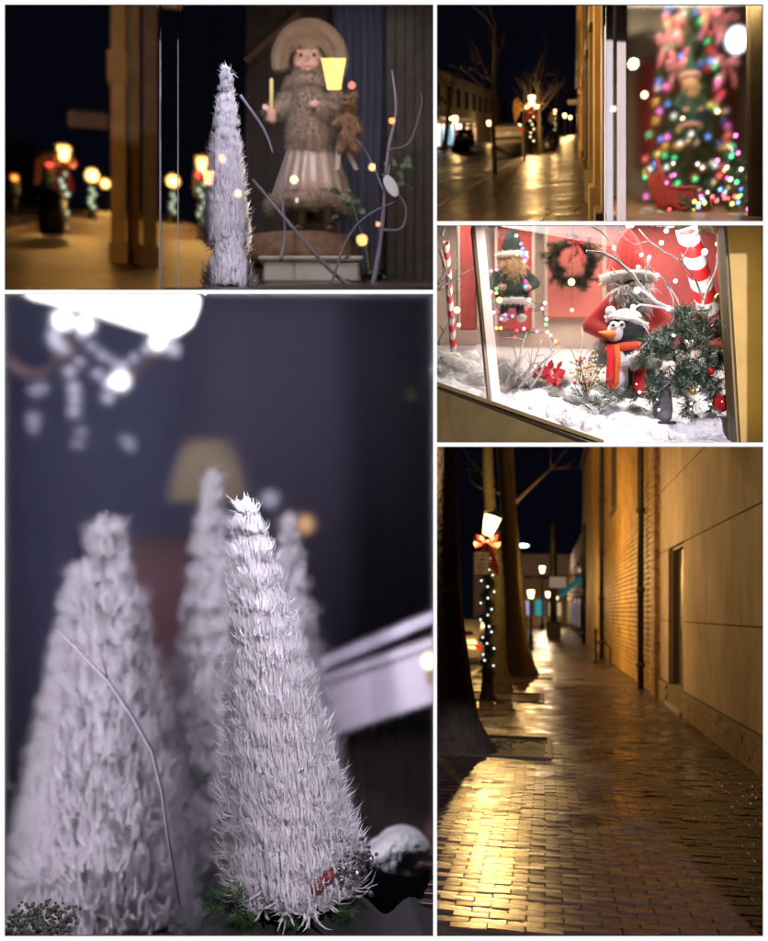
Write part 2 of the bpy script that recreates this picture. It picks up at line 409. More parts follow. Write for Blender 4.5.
def street_lamp(loc, rz, H, power, c, es, label, group, bow=0, strand=None, sz=1.0, tilt=0, name='street_lamp', clear=.55, globe=False):
    t = thing(name, label, 'street lamp', loc, rz, group)
    hl = .46 * sz; zb = H - hl - .1 * sz
    b = MB(); b.lathe([(.19 * sz, 0), (.19 * sz, .08), (.15 * sz, .14), (.13 * sz, .5), (.15 * sz, .55), (.09 * sz, .68), (.075 * sz, .8)], n=12); b.build('base', iron, t, True)
    b = MB(); b.lathe([(.07 * sz, .78), (.06 * sz, 1.4), (.052 * sz, zb - .25), (.075 * sz, zb - .22), (.05 * sz, zb - .16), (.11 * sz, zb)], n=10); b.build('post', iron, t, True)
    M = Matrix.Rotation(tilt, 4, 'Y'); z0 = V((0, 0, zb))
    w0, w1 = .11 * sz, .2 * sz
    if globe:
        b = MB(); b.ball(z0 + V((0, 0, hl * .5)), hl * .46, 18, 12); b.build('globe', panemat('lantern_glass_%s_%g' % (str(c), es), c, es, clear), t, True)
        b = MB(); b.lathe([(.07 * sz, hl * .93), (.05 * sz, hl), (.01, hl + .08 * sz)], z0, 10); b.build('finial', iron, t, True)
        if power: point(z0 + V((0, 0, hl * .5)), power, c, .09 * sz, t)
    f = MB()
    cs = [(-1, -1), (1, -1), (1, 1), (-1, 1)]
    if not globe:
     for a, d in cs: f.tube([z0 + M @ V((a * w0, d * w0, 0)), z0 + M @ V((a * w1, d * w1, hl))], .011 * sz, 5)
    for w, z in ((w0, 0), (w1, hl)) if not globe else ():
        for i in range(4):
            p, q = cs[i], cs[(i + 1) % 4]; f.tube([z0 + M @ V((p[0] * w, p[1] * w, z)), z0 + M @ V((q[0] * w, q[1] * w, z))], .011 * sz, 5)
    if not globe: f.build('lantern_frame', iron, t)
    pm = panemat('lantern_glass_%s_%g' % (str(c), es), c, es, clear)
    for i in range(0 if globe else 4):
        p, q = cs[i], cs[(i + 1) % 4]; k = .93
        b = MB(); b.add([z0 + M @ V(x) for x in ((p[0] * w0 * k, p[1] * w0 * k, .01), (q[0] * w0 * k, q[1] * w0 * k, .01), (q[0] * w1 * k, q[1] * w1 * k, hl - .01), (p[0] * w1 * k, p[1] * w1 * k, hl - .01))], [(0, 1, 2, 3)])
        b.build('lantern_pane', pm, t)
    b = MB()
    if not globe: b.lathe([(w1 * 1.25, 0), (w1 * 1.2, .02), (w1 * .6, .07 * sz), (w1 * .3, .1 * sz), (.02, .13 * sz), (.03, .17 * sz), (.004, .22 * sz)], z0 + M @ V((0, 0, hl)), 12, M.to_3x3()).build('lantern_cap', iron, t, True)
    if bow:
        bow_mesh((0, -.12 * sz, zb - .14), bow).build('ribbon_bow', mat('red_ribbon', (.42, .03, .025), .45, noise=(9, .3)), t, True)
    if strand:
        n, r, bm = strand; g = MB(); rr = random.Random(int(H * 100) + n)
        pts = [V((.1 * math.cos(k * .55), .1 * math.sin(k * .55), .5 + (zb - .9) * k / 60)) for k in range(61)]
        g.tube(pts, .02, 5)
        for p in pts:
            for _ in range(26):
                d = V((rr.gauss(0, 1), rr.gauss(0, 1), rr.gauss(0, .7))).normalized(); g.blade([p, p + d * .05, p + d * .1], d.orthogonal().normalized(), [.006, .006, .001])
        ga = g.build('garland', mat('garland_green', (.02, .045, .02), .7), t, fix=False)
        for i in range(n):
            k = (i + .5) / n; a = i * 1.9 + rr.random(); bulb(V((.13 * math.cos(a), -.13 * abs(math.sin(a)) - .02, .62 + (zb - 1.0) * k)), r, bm, ga)
    if power and not globe:
        point(z0 + M @ V((0, 0, hl * .5)), power, c, .09 * sz, t)
    return t

def bare_tree(loc, H, r, seed, label, group, bark, lean=0, limbs=9, flare=True, name='street_tree', rz=0, fork=.45):
    t = thing(name, label, 'tree', loc, rz, group); q = random.Random(seed)
    b = MB(); n = 14; k = 12; spine = []
    for i in range(k + 1):
        z = H * fork * 1.7 * i / k; spine.append(V((lean * z + .04 * math.sin(z * 1.3 + seed), .05 * math.sin(z + seed), z - (.06 if i == 0 else 0))))
    vs = []; rad = []
    for i, p in enumerate(spine):
        z = max(p.z, 0); rr = r * (1 - .55 * i / k) * (1 + (.75 * math.exp(-z / .22) if flare else 0)); rad.append(rr)
        for j in range(n):
            a = 2 * PI * j / n; w = 1 + .07 * math.sin(j * 3.1 + seed) + .05 * math.sin(j * 5 + i) + (.22 * math.exp(-z / .18) * math.sin(a * 4 + seed) if flare else 0)
            vs.append(p + V((math.cos(a), math.sin(a), 0)) * rr * w)
    b.add(vs, [(i * n + j, i * n + (j + 1) % n, (i + 1) * n + (j + 1) % n, (i + 1) * n + j) for i in range(k) for j in range(n)])
    b.build('trunk', bark, t, True)
    c = MB()
    def grow(p, d, L, rr, dep):
        pts = [p]; rs = [rr]; dd = d.copy()
        for i in range(4):
            dd = (dd + V((q.gauss(0, .16), q.gauss(0, .16), q.gauss(.07, .1)))).normalized(); pts.append(pts[-1] + dd * L / 4); rs.append(rr * (1 - .17 * (i + 1)))
        c.tube(pts, rs, 5 if dep else 7)
        if dep < 3:
            for _ in range(3 if dep else 4):
                i = q.randint(1, 4); e = (dd + V((q.gauss(0, .6), q.gauss(0, .6), q.gauss(.15, .35)))).normalized(); grow(pts[i], e, L * q.uniform(.45, .7), rs[i] * .6, dep + 1)
    for i in range(limbs):
        s = q.randint(k // 2, k); a = q.random() * 2 * PI
        grow(spine[s], V((math.cos(a), math.sin(a), q.uniform(.6, 1.5))).normalized(), H * q.uniform(.22, .34), rad[s] * .5, 1)
    c.build('crown', MATS['rough_bark'] if 'rough_bark' in MATS else bark, t, True, fix=False)
    return t

glass_dark = mat('car_glass', (.01, .012, .014), .06, spec=.8)
rubber = mat('tyre_rubber', (.015, .015, .015), .8)
alloy = mat('wheel_alloy', (.35, .35, .36), .3, .9)
def car(loc, rz, paint, label, group, rear_on=True, name='parked_car'):
    """hatchback, front towards +y"""
    t = thing(name, label, 'car', loc, rz, group)
    def loft(sec, nm, m, nn=2):
        b = MB(); rings = []
        for y, zb, zt, hw, tw in sec:
            pts = [(-hw * .92, zb), (-hw, zb + .12), (-hw, (zb + zt) * .5), (-(hw + tw) / 2, zt - (zt - zb) * .16), (-tw * .82, zt), (tw * .82, zt), ((hw + tw) / 2, zt - (zt - zb) * .16), (hw, (zb + zt) * .5), (hw, zb + .12), (hw * .92, zb)]
            rings.append([V((x, y, z)) for x, z in pts])
        k = len(rings[0]); vs = [p for r_ in rings for p in r_]
        fs = [(i * k + j, i * k + (j + 1) % k, (i + 1) * k + (j + 1) % k, (i + 1) * k + j) for i in range(len(rings) - 1) for j in range(k)]
        fs += [tuple(range(k - 1, -1, -1)), tuple(range((len(rings) - 1) * k, len(rings) * k))]
        b.add(vs, fs); return b.build(nm, m, t, True)
    body = loft([(-2.1, .42, .82, .74, .7), (-2.05, .3, .95, .84, .8), (-1.6, .24, 1.0, .89, .82), (-.6, .22, .98, .9, .84), (.6, .22, .97, .9, .84), (1.3, .24, .9, .88, .8), (1.9, .3, .76, .82, .7), (2.12, .4, .66, .68, .55)], 'body', paint)
    loft([(-2.02, .85, .98, .78, .74), (-1.72, .85, 1.4, .8, .6), (-1.4, .85, 1.5, .82, .62), (-.2, .85, 1.53, .82, .64), (.35, .85, 1.46, .82, .62), (1.15, .85, .96, .8, .74)], 'cabin', paint)
    def quad(nm, p, m, par=t): b = MB(); b.add(p, [(0, 1, 2, 3)]); return b.build(nm, m, par)
    quad('rear_window', [(-.6, -2.0, 1.0), (.6, -2.0, 1.0), (.5, -1.745, 1.37), (-.5, -1.745, 1.37)], glass_dark)
    quad('windscreen', [(-.64, 1.1, 1.0), (.64, 1.1, 1.0), (.52, .4, 1.43), (-.52, .4, 1.43)], glass_dark)
    for s in (-1, 1):
        quad('side_window', [(s * .825, -1.5, 1.02), (s * .825, .75, 1.02), (s * .735, .25, 1.36), (s * .735, -1.3, 1.36)], glass_dark)
        b = MB(); b.cbox((s * .72, -2.04, .84), (.2, .1, .22), .02); b.build('tail_light', mat('tail_light_red', (.35, .01, .01), .2, emit=(1, .05, .03), es=.5), t)
        b = MB(); b.cbox((s * .62, 2.0, .64), (.3, .14, .13), .03); b.build('headlight', mat('headlight_glass', (.7, .7, .7), .1), t)
        for y in (-1.32, 1.32):
            w = bpy.data.objects.new('wheel', None); col.objects.link(w); w.parent = t; w.location = (s * .82, y, .31)
            b = MB(); Mx = Matrix.Rotation(PI / 2, 3, 'Y'); b.lathe([(.2, -.09), (.29, -.1), (.31, -.06), (.31, .06), (.29, .1), (.2, .09)], n=20, M=Mx); b.build('tyre', rubber, w, True)
            b = MB(); b.lathe([(.2, -.095), (.16, -.1), (.05, -.11), (.05, .11), (.16, .1), (.2, .095)], n=10, M=Mx); b.build('rim', alloy, w)
    b = MB(); b.cbox((0, -2.11, .45), (1.5, .12, .18), .03); b.build('bumper', mat('bumper_plastic', (.03, .03, .03), .6), t)
    b = MB(); b.cbox((0, -2.12, .72), (.32, .03, .15), .006); b.build('number_plate', mat('plate_white', (.6, .6, .58), .5), t)
    return t

feather_m = leafmat('white_feather', (.92, .90, .93), .5, .8)
def feather_tree(loc, H, Rb, n, seed, label, group=None, L=None, tip=1.0, lean=0., name='feather_tree', cat='feather tree', m=feather_m, strands=7, wd=1.0, pw=.85, skirt=True):
    t = thing(name, label, cat, loc, 0, group); q = random.Random(seed); L = L or Rb * .62
    def rad(k): return Rb * (1 - k) ** pw + .03 * Rb
    b = MB(); b.lathe([(rad(k) * .5, H * k) for k in (0, .15, .3, .45, .6, .75, .88, .97)], n=14); b.v = [(x + lean * z, y, z) for x, y, z in b.v]; b.build('core', m, t, True)
    b = MB(); b.lathe([(Rb * .2, -.03), (Rb * .22, .0), (Rb * .06, .02), (Rb * .02, H * .95)], n=8); b.v = [(x + lean * z, y, z) for x, y, z in b.v]; b.build('stem', mat('pale_wood_stem', (.35, .28, .22), .7), t)
    f = MB(); vs = f.v; fs = f.f
    for i in range(n):
        k = 1 - math.sqrt(q.random() * .995 + .005) if q.random() < .72 else q.random()
        k = (round(k * 15) + q.gauss(.5, .22)) / 15.5 if H > 1 else k
        k = min(max(k, 0), .985)
        a = i * 2.39996 + q.gauss(0, .2)
        if math.sin(a) > .45 and q.random() < .6: continue
        r = rad(k); l = L * (.45 + .65 * (1 - k)) * q.uniform(.75, 1.25)
        er = V((math.cos(a), math.sin(a), 0)); et = V((-math.sin(a), math.cos(a), 0)); up = V((0, 0, 1))
        p0 = er * r * .5 + up * (H * k)
        curl = q.uniform(.9, 2.6); d0 = q.uniform(-.9, .2) + k * k * 1.0
        tw = q.gauss(0, .35)
        for s in range(strands):
            fan = (s - (strands - 1) / 2) / ((strands - 1) / 2 or 1)
            ang = d0 + q.gauss(0, .3); az = fan * .7 + tw + q.gauss(0, .2); ls = l * (1 - .25 * abs(fan)) * q.uniform(.55, 1.15); cu = curl * q.uniform(.5, 1.4)
            p = p0.copy(); o = len(vs); w = .0056 * l / .12 * wd
            for j in range(5):
                ww = w * (1, 1.15, .95, .6, .06)[j]
                dr = er * math.cos(az) + et * math.sin(az)
                sd = (et * math.cos(az) - er * math.sin(az))
                vs.append(tuple(p - sd * ww)); vs.append(tuple(p + sd * ww))
                p = p + (dr * math.cos(ang) + up * math.sin(ang)) * ls / 4
                ang += cu * .42; az += fan * .07 + q.gauss(0, .08)
            for j in range(4): fs.append((o + 2 * j, o + 2 * j + 1, o + 2 * j + 3, o + 2 * j + 2))
    for i in range(int(34 * tip)):       # loose plume at the top
        a = q.random() * 2 * PI; er = V((math.cos(a), math.sin(a), 0)); p = V((0, 0, H * .955)); ang = q.uniform(.7, 1.45); l = L * q.uniform(.5, .95)
        pts = []
        for j in range(6): pts.append(p.copy()); p = p + (er * math.cos(ang) + V((0, 0, 1)) * math.sin(ang)) * l / 5; ang -= q.uniform(-.15, .55)
        f.blade(pts, V((-math.sin(a), math.cos(a), 0)), [w_ * .03 * l for w_ in (1, 1.3, 1.2, .9, .5, .05)])
    if lean:
        f.v = [(x + lean * z, y, z) for x, y, z in f.v]
    o = f.build('feathers', m, t, True, fix=False); o['kind'] = 'stuff'
    return t

def sprig(stem, ndl, p, d, L, q, nl=.05, nw=.0022, n=60, droop=.15, side=True, frosted=None):
    """evergreen branchlet: stem with needles all round"""
    pts = [V(p)]; d = V(d).normalized()
    for i in range(5):
        d = (d + V((q.gauss(0, .1), q.gauss(0, .1), -droop * .2))).normalized(); pts.append(pts[-1] + d * L / 5)
    stem.tube(pts, [L * .016 * (1 - i / 6.5) for i in range(6)], 4)
    for i in range(n):
        k = q.random() * 4.99; j = int(k); b = pts[j].lerp(pts[j + 1], k - j); dd = (pts[j + 1] - pts[j]).normalized()
        r = V((q.gauss(0, 1), q.gauss(0, 1), q.gauss(0, 1))); r = (r - dd * r.dot(dd)).normalized()
        e = (r + dd * q.uniform(.4, .9)).normalized() * nl * q.uniform(.7, 1.2)
        (frosted if frosted and q.random() < .25 else ndl).blade([b, b + e * .6, b + e], e.cross(dd).normalized(), [nw, nw * .8, nw * .15])
    if side:
        for i in (1, 2, 3):
            for s in (-1, 1):
                ax = d.orthogonal().normalized(); ax = Matrix.Rotation(q.random() * 6.28, 3, d) @ ax
                sprig(stem, ndl, pts[i], d + ax * .9 * s, L * .45, q, nl, nw, n // 2, droop, False, frosted)

def twig(mb, p, d, L, r, q, dep=0, tips=None, bend=.18, kids=3):
    pts = [V(p)]; d = V(d).normalized()
    for i in range(6):
        d = (d + V((q.gauss(0, bend), q.gauss(0, bend * .6), q.gauss(0, bend)))).normalized(); pts.append(pts[-1] + d * L / 6)
    mb.tube(pts, [r * (1 - .12 * i) for i in range(7)], 6)
    if tips is not None: tips.append(pts[-1])
    if dep < 2:
        for k in range(kids):
            i = q.randint(1, 5); e = (d + V((q.gauss(0, .7), q.gauss(0, .4), q.gauss(0, .7)))).normalized(); twig(mb, pts[i], e, L * q.uniform(.35, .6), r * .55, q, dep + 1, tips, bend, kids)

def hand(parent, p, s, m, dirv=(0, -1, 0), name='hand', flip=1):
    """relaxed mitten-sized hand with palm, four bent fingers and a thumb"""
    b = MB(); p = V(p); d = V(dirv).normalized(); u = V((0, 0, 1)); u = (u - d * u.dot(d)).normalized(); x = d.cross(u) * flip
    b.ball(p, (s * .34, s * .34, s * .34)); b.cap(p - d * s * .35, p + d * s * .25, s * .26, s * .32)
    for i in range(4):
        a = p + d * s * .35 + u * s * (.24 - .16 * i); l = s * (.42, .5, .46, .36)[i]
        k = a + d * l * .55 - x * s * .04; b.cap(a, k, s * .1, s * .09, 8); b.cap(k, k + (d * .5 - x * .85) * l * .55, s * .09, s * .075, 8)
    a = p + u * s * .22 - d * s * .1; b.cap(a, a + (u * .6 + d * .55 - x * .5) * s * .34, s * .11, s * .1, 8)
    return blob(b, name, m, parent, s * .05, 2)

# ------------------------------------------------------------------ brick-paved street beside a rendered wall (lower right opening)
S5 = Street(545, 612, 1.7)
WARM = (1.0, .60, .20)
paver_m = mat('wet_brick_paver', (.050, .024, .021), .3, noise=(4.0, .5), bump=(60, .25, .004), wet=(1.6, .19, .42))
V0, NB, WU = 5.32, 24.0, 2.28
base = MB(); S5.sheet(base, -1.85, WU + .4, 4.98, 26, -.012)
pav = struct('pavement', base, mat('sand_joint', (.03, .024, .02), .8)); clip(pav, 437.4, True)
_b = bmesh.new(); _b.from_mesh(pav.data); bmesh.ops.bisect_plane(_b, geom=_b.verts[:] + _b.edges[:] + _b.faces[:], plane_co=(0, 5.267, 0), plane_no=(0, 1, 0), clear_inner=True); _b.to_mesh(pav.data); _b.free()
far = MB(); S5.sheet(far, -1.85, WU + .4, 24.0, 150, -.002, 2, 30)
struct('pavement_beyond', far, brickmat('far_brick_paving', (.055, .028, .024), (.04, .02, .018), (.015, .012, .01), 2.5, .3, (.8, .2, .42)))
# pavers: the largest 300 as pieces, the rest joined
bl, bw, gap = .205, .1, .007
def paver_mesh():
    b = MB(); h = V((bl - gap, bw - gap, .05)) / 2; e = .002
    b.add([(-h.x, -h.y, -.03), (h.x, -h.y, -.03), (h.x, h.y, -.03), (-h.x, h.y, -.03), (-h.x, -h.y, -e), (h.x, -h.y, -e), (h.x, h.y, -e), (-h.x, h.y, -e), (-h.x + e, -h.y + e, 0), (h.x - e, -h.y + e, 0), (h.x - e, h.y - e, 0), (-h.x + e, h.y - e, 0)],
          [(0, 1, 5, 4), (1, 2, 6, 5), (2, 3, 7, 6), (3, 0, 4, 7), (4, 5, 9, 8), (5, 6, 10, 9), (6, 7, 11, 10), (7, 4, 8, 11), (8, 9, 10, 11)]); return b
pm = paver_mesh(); rq = random.Random(3)
slope_r = math.atan(S5.sl)
pits = [S5.G(486, 746), S5.G(503, 697), S5.G(521, 676), S5.G(527, 664)]
def in_pit(u, v): return any(abs(v - p[1]) < .95 and -1.9 < u < p[0] + .78 for p in pits)
joined = MB(); first = None; cnt = 0
rows = int((NB - 4.95) / bw)
for r_ in range(rows):
    v = 4.95 + (r_ + .5) * bw
    for k in range(-9, 13):
        u = (k + (.5 if r_ % 2 else 0)) * bl
        if u > WU + .1 or u < -1.8 or in_pit(u, v): continue
        c = S5.P(u, v, rq.gauss(0, .0022))
        if c.x < (435.6 - CX) / F * c.y or c.y - bw * .55 < 5.265: continue
        if c.x - bl > (763.6 - CX) / F * c.y + .3: continue
        M = Matrix.Rotation(S5.rz + rq.gauss(0, .008), 4, 'Z') @ Matrix.Rotation(slope_r + rq.gauss(0, .02), 4, 'X') @ Matrix.Rotation(rq.gauss(0, .016), 4, 'Y')
        if cnt < 300:
            if first is None: first = pm.build('paver', paver_m); o = first
            else: o = first.copy(); col.objects.link(o)
            o.parent = pav; o.matrix_local = Matrix.Translation(c) @ M; cnt += 1
        else: joined.add([c + (M @ V(x)) for x in pm.v], pm.f)
jp = joined.build('paver_field', paver_m, pav, fix=False); jp['kind'] = 'stuff'
# road and kerb on the far left
rd = MB(); S5.sheet(rd, -9, -1.99, 11.4, 150, -.13, 2, 20)
struct('road', rd, mat('wet_asphalt', (.045, .045, .047), .4, noise=(2, .3), bump=(60, .4), wet=(.6, .3, .6)))
kb = MB(); v = 11.4
while v < 60: S5.box(kb, -1.99, -1.85, v, v + .985, -.2, .004); v += 1
struct('kerb', kb, mat('granite_kerb', (.2, .19, .18), .6, noise=(20, .3)))
# tree pits
for i, (u, v) in enumerate(pits):
    pt = MB(); S5.sheet(pt, -1.84, u + .76, v - .94, v + .94, -.016, 10, 10)
    pt.v = [(x, y, z + rq.uniform(-.012, .02)) for x, y, z in pt.v]
    struct('tree_pit', pt, mat('pit_soil', (.045, .032, .022), .85, noise=(14, .5), bump=(30, .8, .03)), True)
    e = MB(); S5.box(e, u + .765, u + .81, v - .96, v + .96, -.05, .03); S5.box(e, -1.84, u + .765, v - .96, v - .92, -.05, .03); S5.box(e, -1.84, u + .765, v + .92, v + .96, -.05, .03)
    struct('tree_pit_edging', e, mat('pit_edging', (.06, .045, .035), .7))
# litter of roots and dead twigs in the first pit
lt = thing('fallen_twigs', 'small heap of fallen twigs beside the thick dark trunk', 'twigs', S5.P(pits[0][0] + .28, pits[0][1], 0))
q = random.Random(4)
for i in range(9):
    b = MB(); a = q.random() * 6.28; p = V((q.uniform(-.25, .25), q.uniform(-.2, .2), .02)); b.tube([p, p + V((math.cos(a) * .14, math.sin(a) * .1, .05)), p + V((math.cos(a) * .32, math.sin(a) * .2, .02))], [.012, .01, .004], 5)
    b.build('twig', mat('dead_twig', (.05, .035, .025), .8), lt)

# rendered building with panel joints, plinth and doorway
stucco = mat('beige_stucco', (.37, .275, .205), .8, noise=(.9, .25), bump=(45, .5, .010))
_n = stucco.node_tree.nodes; _l = stucco.node_tree.links; _tc = _n.new('ShaderNodeTexCoord'); _mp = _n.new('ShaderNodeMapping'); _mp.inputs['Scale'].default_value = (1.3, 1.3, .4)
_t = _n.new('ShaderNodeTexNoise'); _t.inputs['Scale'].default_value = 2.0; _t.inputs['Detail'].default_value = 7; _t.inputs['Roughness'].default_value = .7; _l.new(_tc.outputs['Object'], _mp.inputs[0]); _l.new(_mp.outputs[0], _t.inputs[0])
_r = _n.new('ShaderNodeValToRGB'); _r.color_ramp.elements[0].position = .36; _r.color_ramp.elements[0].color = (.45, .40, .36, 1); _r.color_ramp.elements[1].position = .56; _r.color_ramp.elements[1].color = (1, 1, 1, 1); _l.new(_t.outputs[0], _r.inputs[0])
_mx = _n.new('ShaderNodeMix'); _mx.data_type = 'RGBA'; _mx.blend_type = 'MULTIPLY'; _mx.inputs[0].default_value = .45; _p = _n['Principled BSDF']; _src = _p.inputs['Base Color'].links[0].from_socket
_l.new(_src, _mx.inputs[6]); _l.new(_r.outputs[0], _mx.inputs[7]); _l.new(_mx.outputs[2], _p.inputs['Base Color'])
bld = thing('rendered_building', 'beige rendered wall with panel joints, brick plinth and a dark doorway', 'building', S5.P(WU, 16, 0)); og = bld.location.copy()
yw = 20.9; d0, d1, dh = S5.G(675, 702)[1], S5.G(661.5, 702)[1], 2.95
vsplit = [8.6, 12.9, d0, d1, yw]; hs = [.42, 1.585, 2.93, 4.16, 6.4]
d0 = 2280 / (676 - 545) * 1.0; d1 = 2280 / (662 - 545) * 1.0
vs_ = [9.0, d0, d1, yw]
for i in range(4):
    for j in range(3):
        h0, h1 = hs[i] + .01, hs[i + 1] - .01
        if j == 1:
            if h1 < dh: continue
            h0 = max(h0, dh)
        b = MB(); S5.box(b, WU + .02, WU + .3, vs_[j] + (.0 if j else 0), vs_[j + 1], h0, h1); b.build('wall_panel', stucco, bld, org=og)
b = MB(); S5.box(b, WU + .04, WU + .32, 9.0, d0 - .01, .3, 6.4); S5.box(b, WU + .04, WU + .32, d1 + .01, yw - .01, .3, 6.4); S5.box(b, WU + .04, WU + .32, d0 - .01, d1 + .01, dh + .02, 6.4)
b.build('wall_backing', mat('joint_grey', (.10, .075, .055), .9), bld, org=og)  # darker backing shows in the joints between the panels
q = random.Random(9)
pl_m = mat('plinth_brick', (.20, .135, .07), .75, noise=(6, .35), bump=(50, .4, .006))
for i in range(5):     # plinth courses of long blocks
    v = 9.0 - (i % 2) * .2
    while v < yw:
        e = min(v + .42, yw); s = max(v, 9.0)
        if e - s > .03 and not (s < d1 and e > d0 and i > 0):
            b = MB(); S5.box(b, WU - .02 + q.gauss(0, .003), WU + .3, s + .004, e - .004, -.02 + i * .085, -.02 + i * .085 + .078); b.build('plinth_block', pl_m, bld, org=og)
        v += .42
b = MB(); S5.box(b, WU + .0, WU + .31, 9.0, yw - .002, -.05, .40); 
b.build('plinth_mortar', mat('plinth_mortar', (.1, .07, .04), .9), bld, org=og)
dr = MB(); S5.box(dr, WU + .2, WU + .26, d0 + .05, d1 - .05, .08, dh - .04); do = dr.build('door', mat('dark_brown_door', (.055, .032, .022), .5, noise=(8, .3)), bld, org=og)
b = MB(); S5.box(b, WU + .19, WU + .2, d0 + .3, d1 - .3, .3, 1.2); S5.box(b, WU + .19, WU + .2, d0 + .3, d1 - .3, 1.4, 2.6); b.build('door_panel', mat('door_panel', (.075, .045, .03), .5), do, org=og)
b = MB(); b.ball(S5.P(WU + .16, d0 + .2, 1.05), .035); b.build('door_knob', mat('brass', (.5, .35, .12), .3, .9), do, True, org=og)
b = MB(); S5.box(b, WU + .1, WU + .28, d0 - .005, d0 + .05, .05, dh); S5.box(b, WU + .1, WU + .28, d1 - .05, d1 + .005, .05, dh); S5.box(b, WU + .1, WU + .28, d0 + .05, d1 - .05, dh - .045, dh + .01); b.build('door_frame', mat('door_frame_grey', (.12, .09, .07), .6), bld, org=og)
b = MB(); S5.box(b, WU - .05, WU + .3, d0 - .05, d1 + .05, .0, .07); b.build('door_step', mat('step_stone', (.2, .17, .14), .7, noise=(9, .3)), bld, org=og)

# brick building
bb = thing('brick_building', 'tall yellow brick side wall with downpipes beside the rendered wall', 'building', S5.P(WU, 40, 0)); og = bb.location.copy()
vE = 62.0; HB = 10.6
b = MB(); S5.box(b, WU + .03, WU + .4, yw, vE, -.3, HB); b.build('mortar_wall', mat('dark_mortar', (.02, .014, .009), .9), bb, org=og)
brm = mat('yellow_brown_brick', (.50, .29, .075), .62, noise=(1.6, .45), bump=(40, .4, .006))
b = MB(); q = random.Random(5); ch, blg = .125, .36; ro = 0; h = 0.0
while h < HB - .2:
    v = yw - (ro % 2) * blg / 2
    while v < 50:
        s = max(v, yw)
        S5.box(b, WU + q.gauss(0, .004), WU + .05, s + .011, v + blg - .011, h + .016, h + ch - .016); v += blg
    h += ch; ro += 1
o = b.build('brick_field', brm, bb, org=og, fix=False); o['kind'] = 'stuff'
b = MB(); S5.box(b, WU - .01, WU + .05, 50.0, vE, 0, HB - .2)
o = b.build('brick_field', brickmat('far_brick_wall', (.42, .25, .07), (.32, .19, .06), (.05, .035, .02), 1.0, .65, None, .3, .1), bb, org=og)
b = MB(); ro = 0; h = 0
while h < HB - .3:     # projecting brick pier next to the render
    S5.box(b, WU - .09, WU + .02, yw + (.0 if ro % 2 else .012), yw + .62 + (0 if ro % 2 else .1), h + .008, h + ch * 1.5 - .008); h += ch * 1.5; ro += 1
b.build('pier', mat('pier_brick', (.22, .11, .05), .7, noise=(5, .4)), bb, org=og)
b = MB(); S5.box(b, WU - .16, WU + .5, yw, vE, HB - .2, HB + .15); b.build('coping', mat('coping_stone', (.10, .08, .06), .8), bb, org=og)
for v, r_, top in ((2280 / 97.5, .075, HB), (2280 / 58., .09, HB), (57., .11, 7.)):
    b = MB(); b.tube([S5.P(WU - .13, v, .0), S5.P(WU - .13, v, top - .3)], r_, 10)
    for h in (.5, 2.2, 4.0, 6.0):
        if h < top: b.tube([S5.P(WU - .13, v, h), S5.P(WU - .13, v, h + .12)], r_ * 1.35, 10)
    b.build('downpipe', mat('pipe_paint', (.03, .026, .022), .5), bb, True, org=og)
for v0, v1, h0, h1 in ((33, 35.2, 5.2, 8.2), (40, 43, .0, 2.4)):
    b = MB(); S5.box(b, WU - .03, WU + .02, v0, v1, h0, h1); w = b.build('bricked_window', mat('blind_window', (.05, .035, .025), .7), bb, org=og)
    b = MB(); S5.box(b, WU - .07, WU + .02, v0 - .1, v1 + .1, h0 - .14, h0 - .01); b.build('sill', mat('coping_stone'), w, org=og)

# shops farther along
fs_ = thing('far_shop_row', 'row of low dim shopfronts past the brick wall', 'building', S5.P(WU, 80, 0)); og = fs_.location.copy()
b = MB(); S5.box(b, WU + .2, WU + 4, vE + .1, 112, -.3, 7.2); b.build('wall', mat('dim_plaster', (.16, .11, .075), .8, noise=(.6, .3)), fs_, org=og)
lit_warm = mat('warm_lit_window', (.2, .15, .1), .3, emit=(1, .68, .34), es=.5)
lit_cool = mat('cool_lit_window', (.2, .2, .25), .3, emit=(.62, .55, 1), es=.6)
for i, v in enumerate((63.5, 70, 77, 85, 94, 104)):
    b = MB(); S5.box(b, WU + .14, WU + .25, v, v + (3.4, 4, 4.5, 5, 6, 6)[i], .7, 2.7); w = b.build('shop_window', (lit_warm, lit_cool, lit_warm, lit_cool, lit_warm, lit_warm)[i], fs_, org=og)
    b = MB(); S5.box(b, WU + .05, WU + .2, v - .2, v + (3.6, 4.2, 4.7, 5.2, 6, 6)[i], .45, .68); S5.box(b, WU + .05, WU + .2, v - .2, v - .02, .68, 2.9); b.build('frame', mat('shop_frame', (.08, .05, .03), .6), w, org=og)
    b = MB(); S5.box(b, WU + .12, WU + .24, v, v + 2.4, 4.0, 5.6); b.build('upper_window', glass_dark, fs_, org=og)
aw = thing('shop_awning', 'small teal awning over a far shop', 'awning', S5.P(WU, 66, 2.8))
b = MB(); b.prism([(-1.3, 0, .0), (.1, 0, 1.05), (.1, 0, .95), (-1.3, 0, -.18)], 2.4); o = b.build('canvas', mat('teal_canvas', (.01, .22, .32), .7, emit=(.0, .35, .6), es=.10), aw)  # canvas is given a faint glow of its own
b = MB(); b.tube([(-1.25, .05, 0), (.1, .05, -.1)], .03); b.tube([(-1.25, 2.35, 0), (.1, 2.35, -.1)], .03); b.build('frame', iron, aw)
aw.rotation_euler.z = S5.rz
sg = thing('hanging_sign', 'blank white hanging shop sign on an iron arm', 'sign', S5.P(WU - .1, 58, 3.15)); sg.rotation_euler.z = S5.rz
b = MB(); b.cbox((-1.45, 0, .25), (.95, .08, .62), .03); b.build('board', mat('sign_board_white', (.55, .5, .52), .5, emit=(.8, .7, .75), es=.10), sg)  # board glows weakly of itself, no lamp lights it
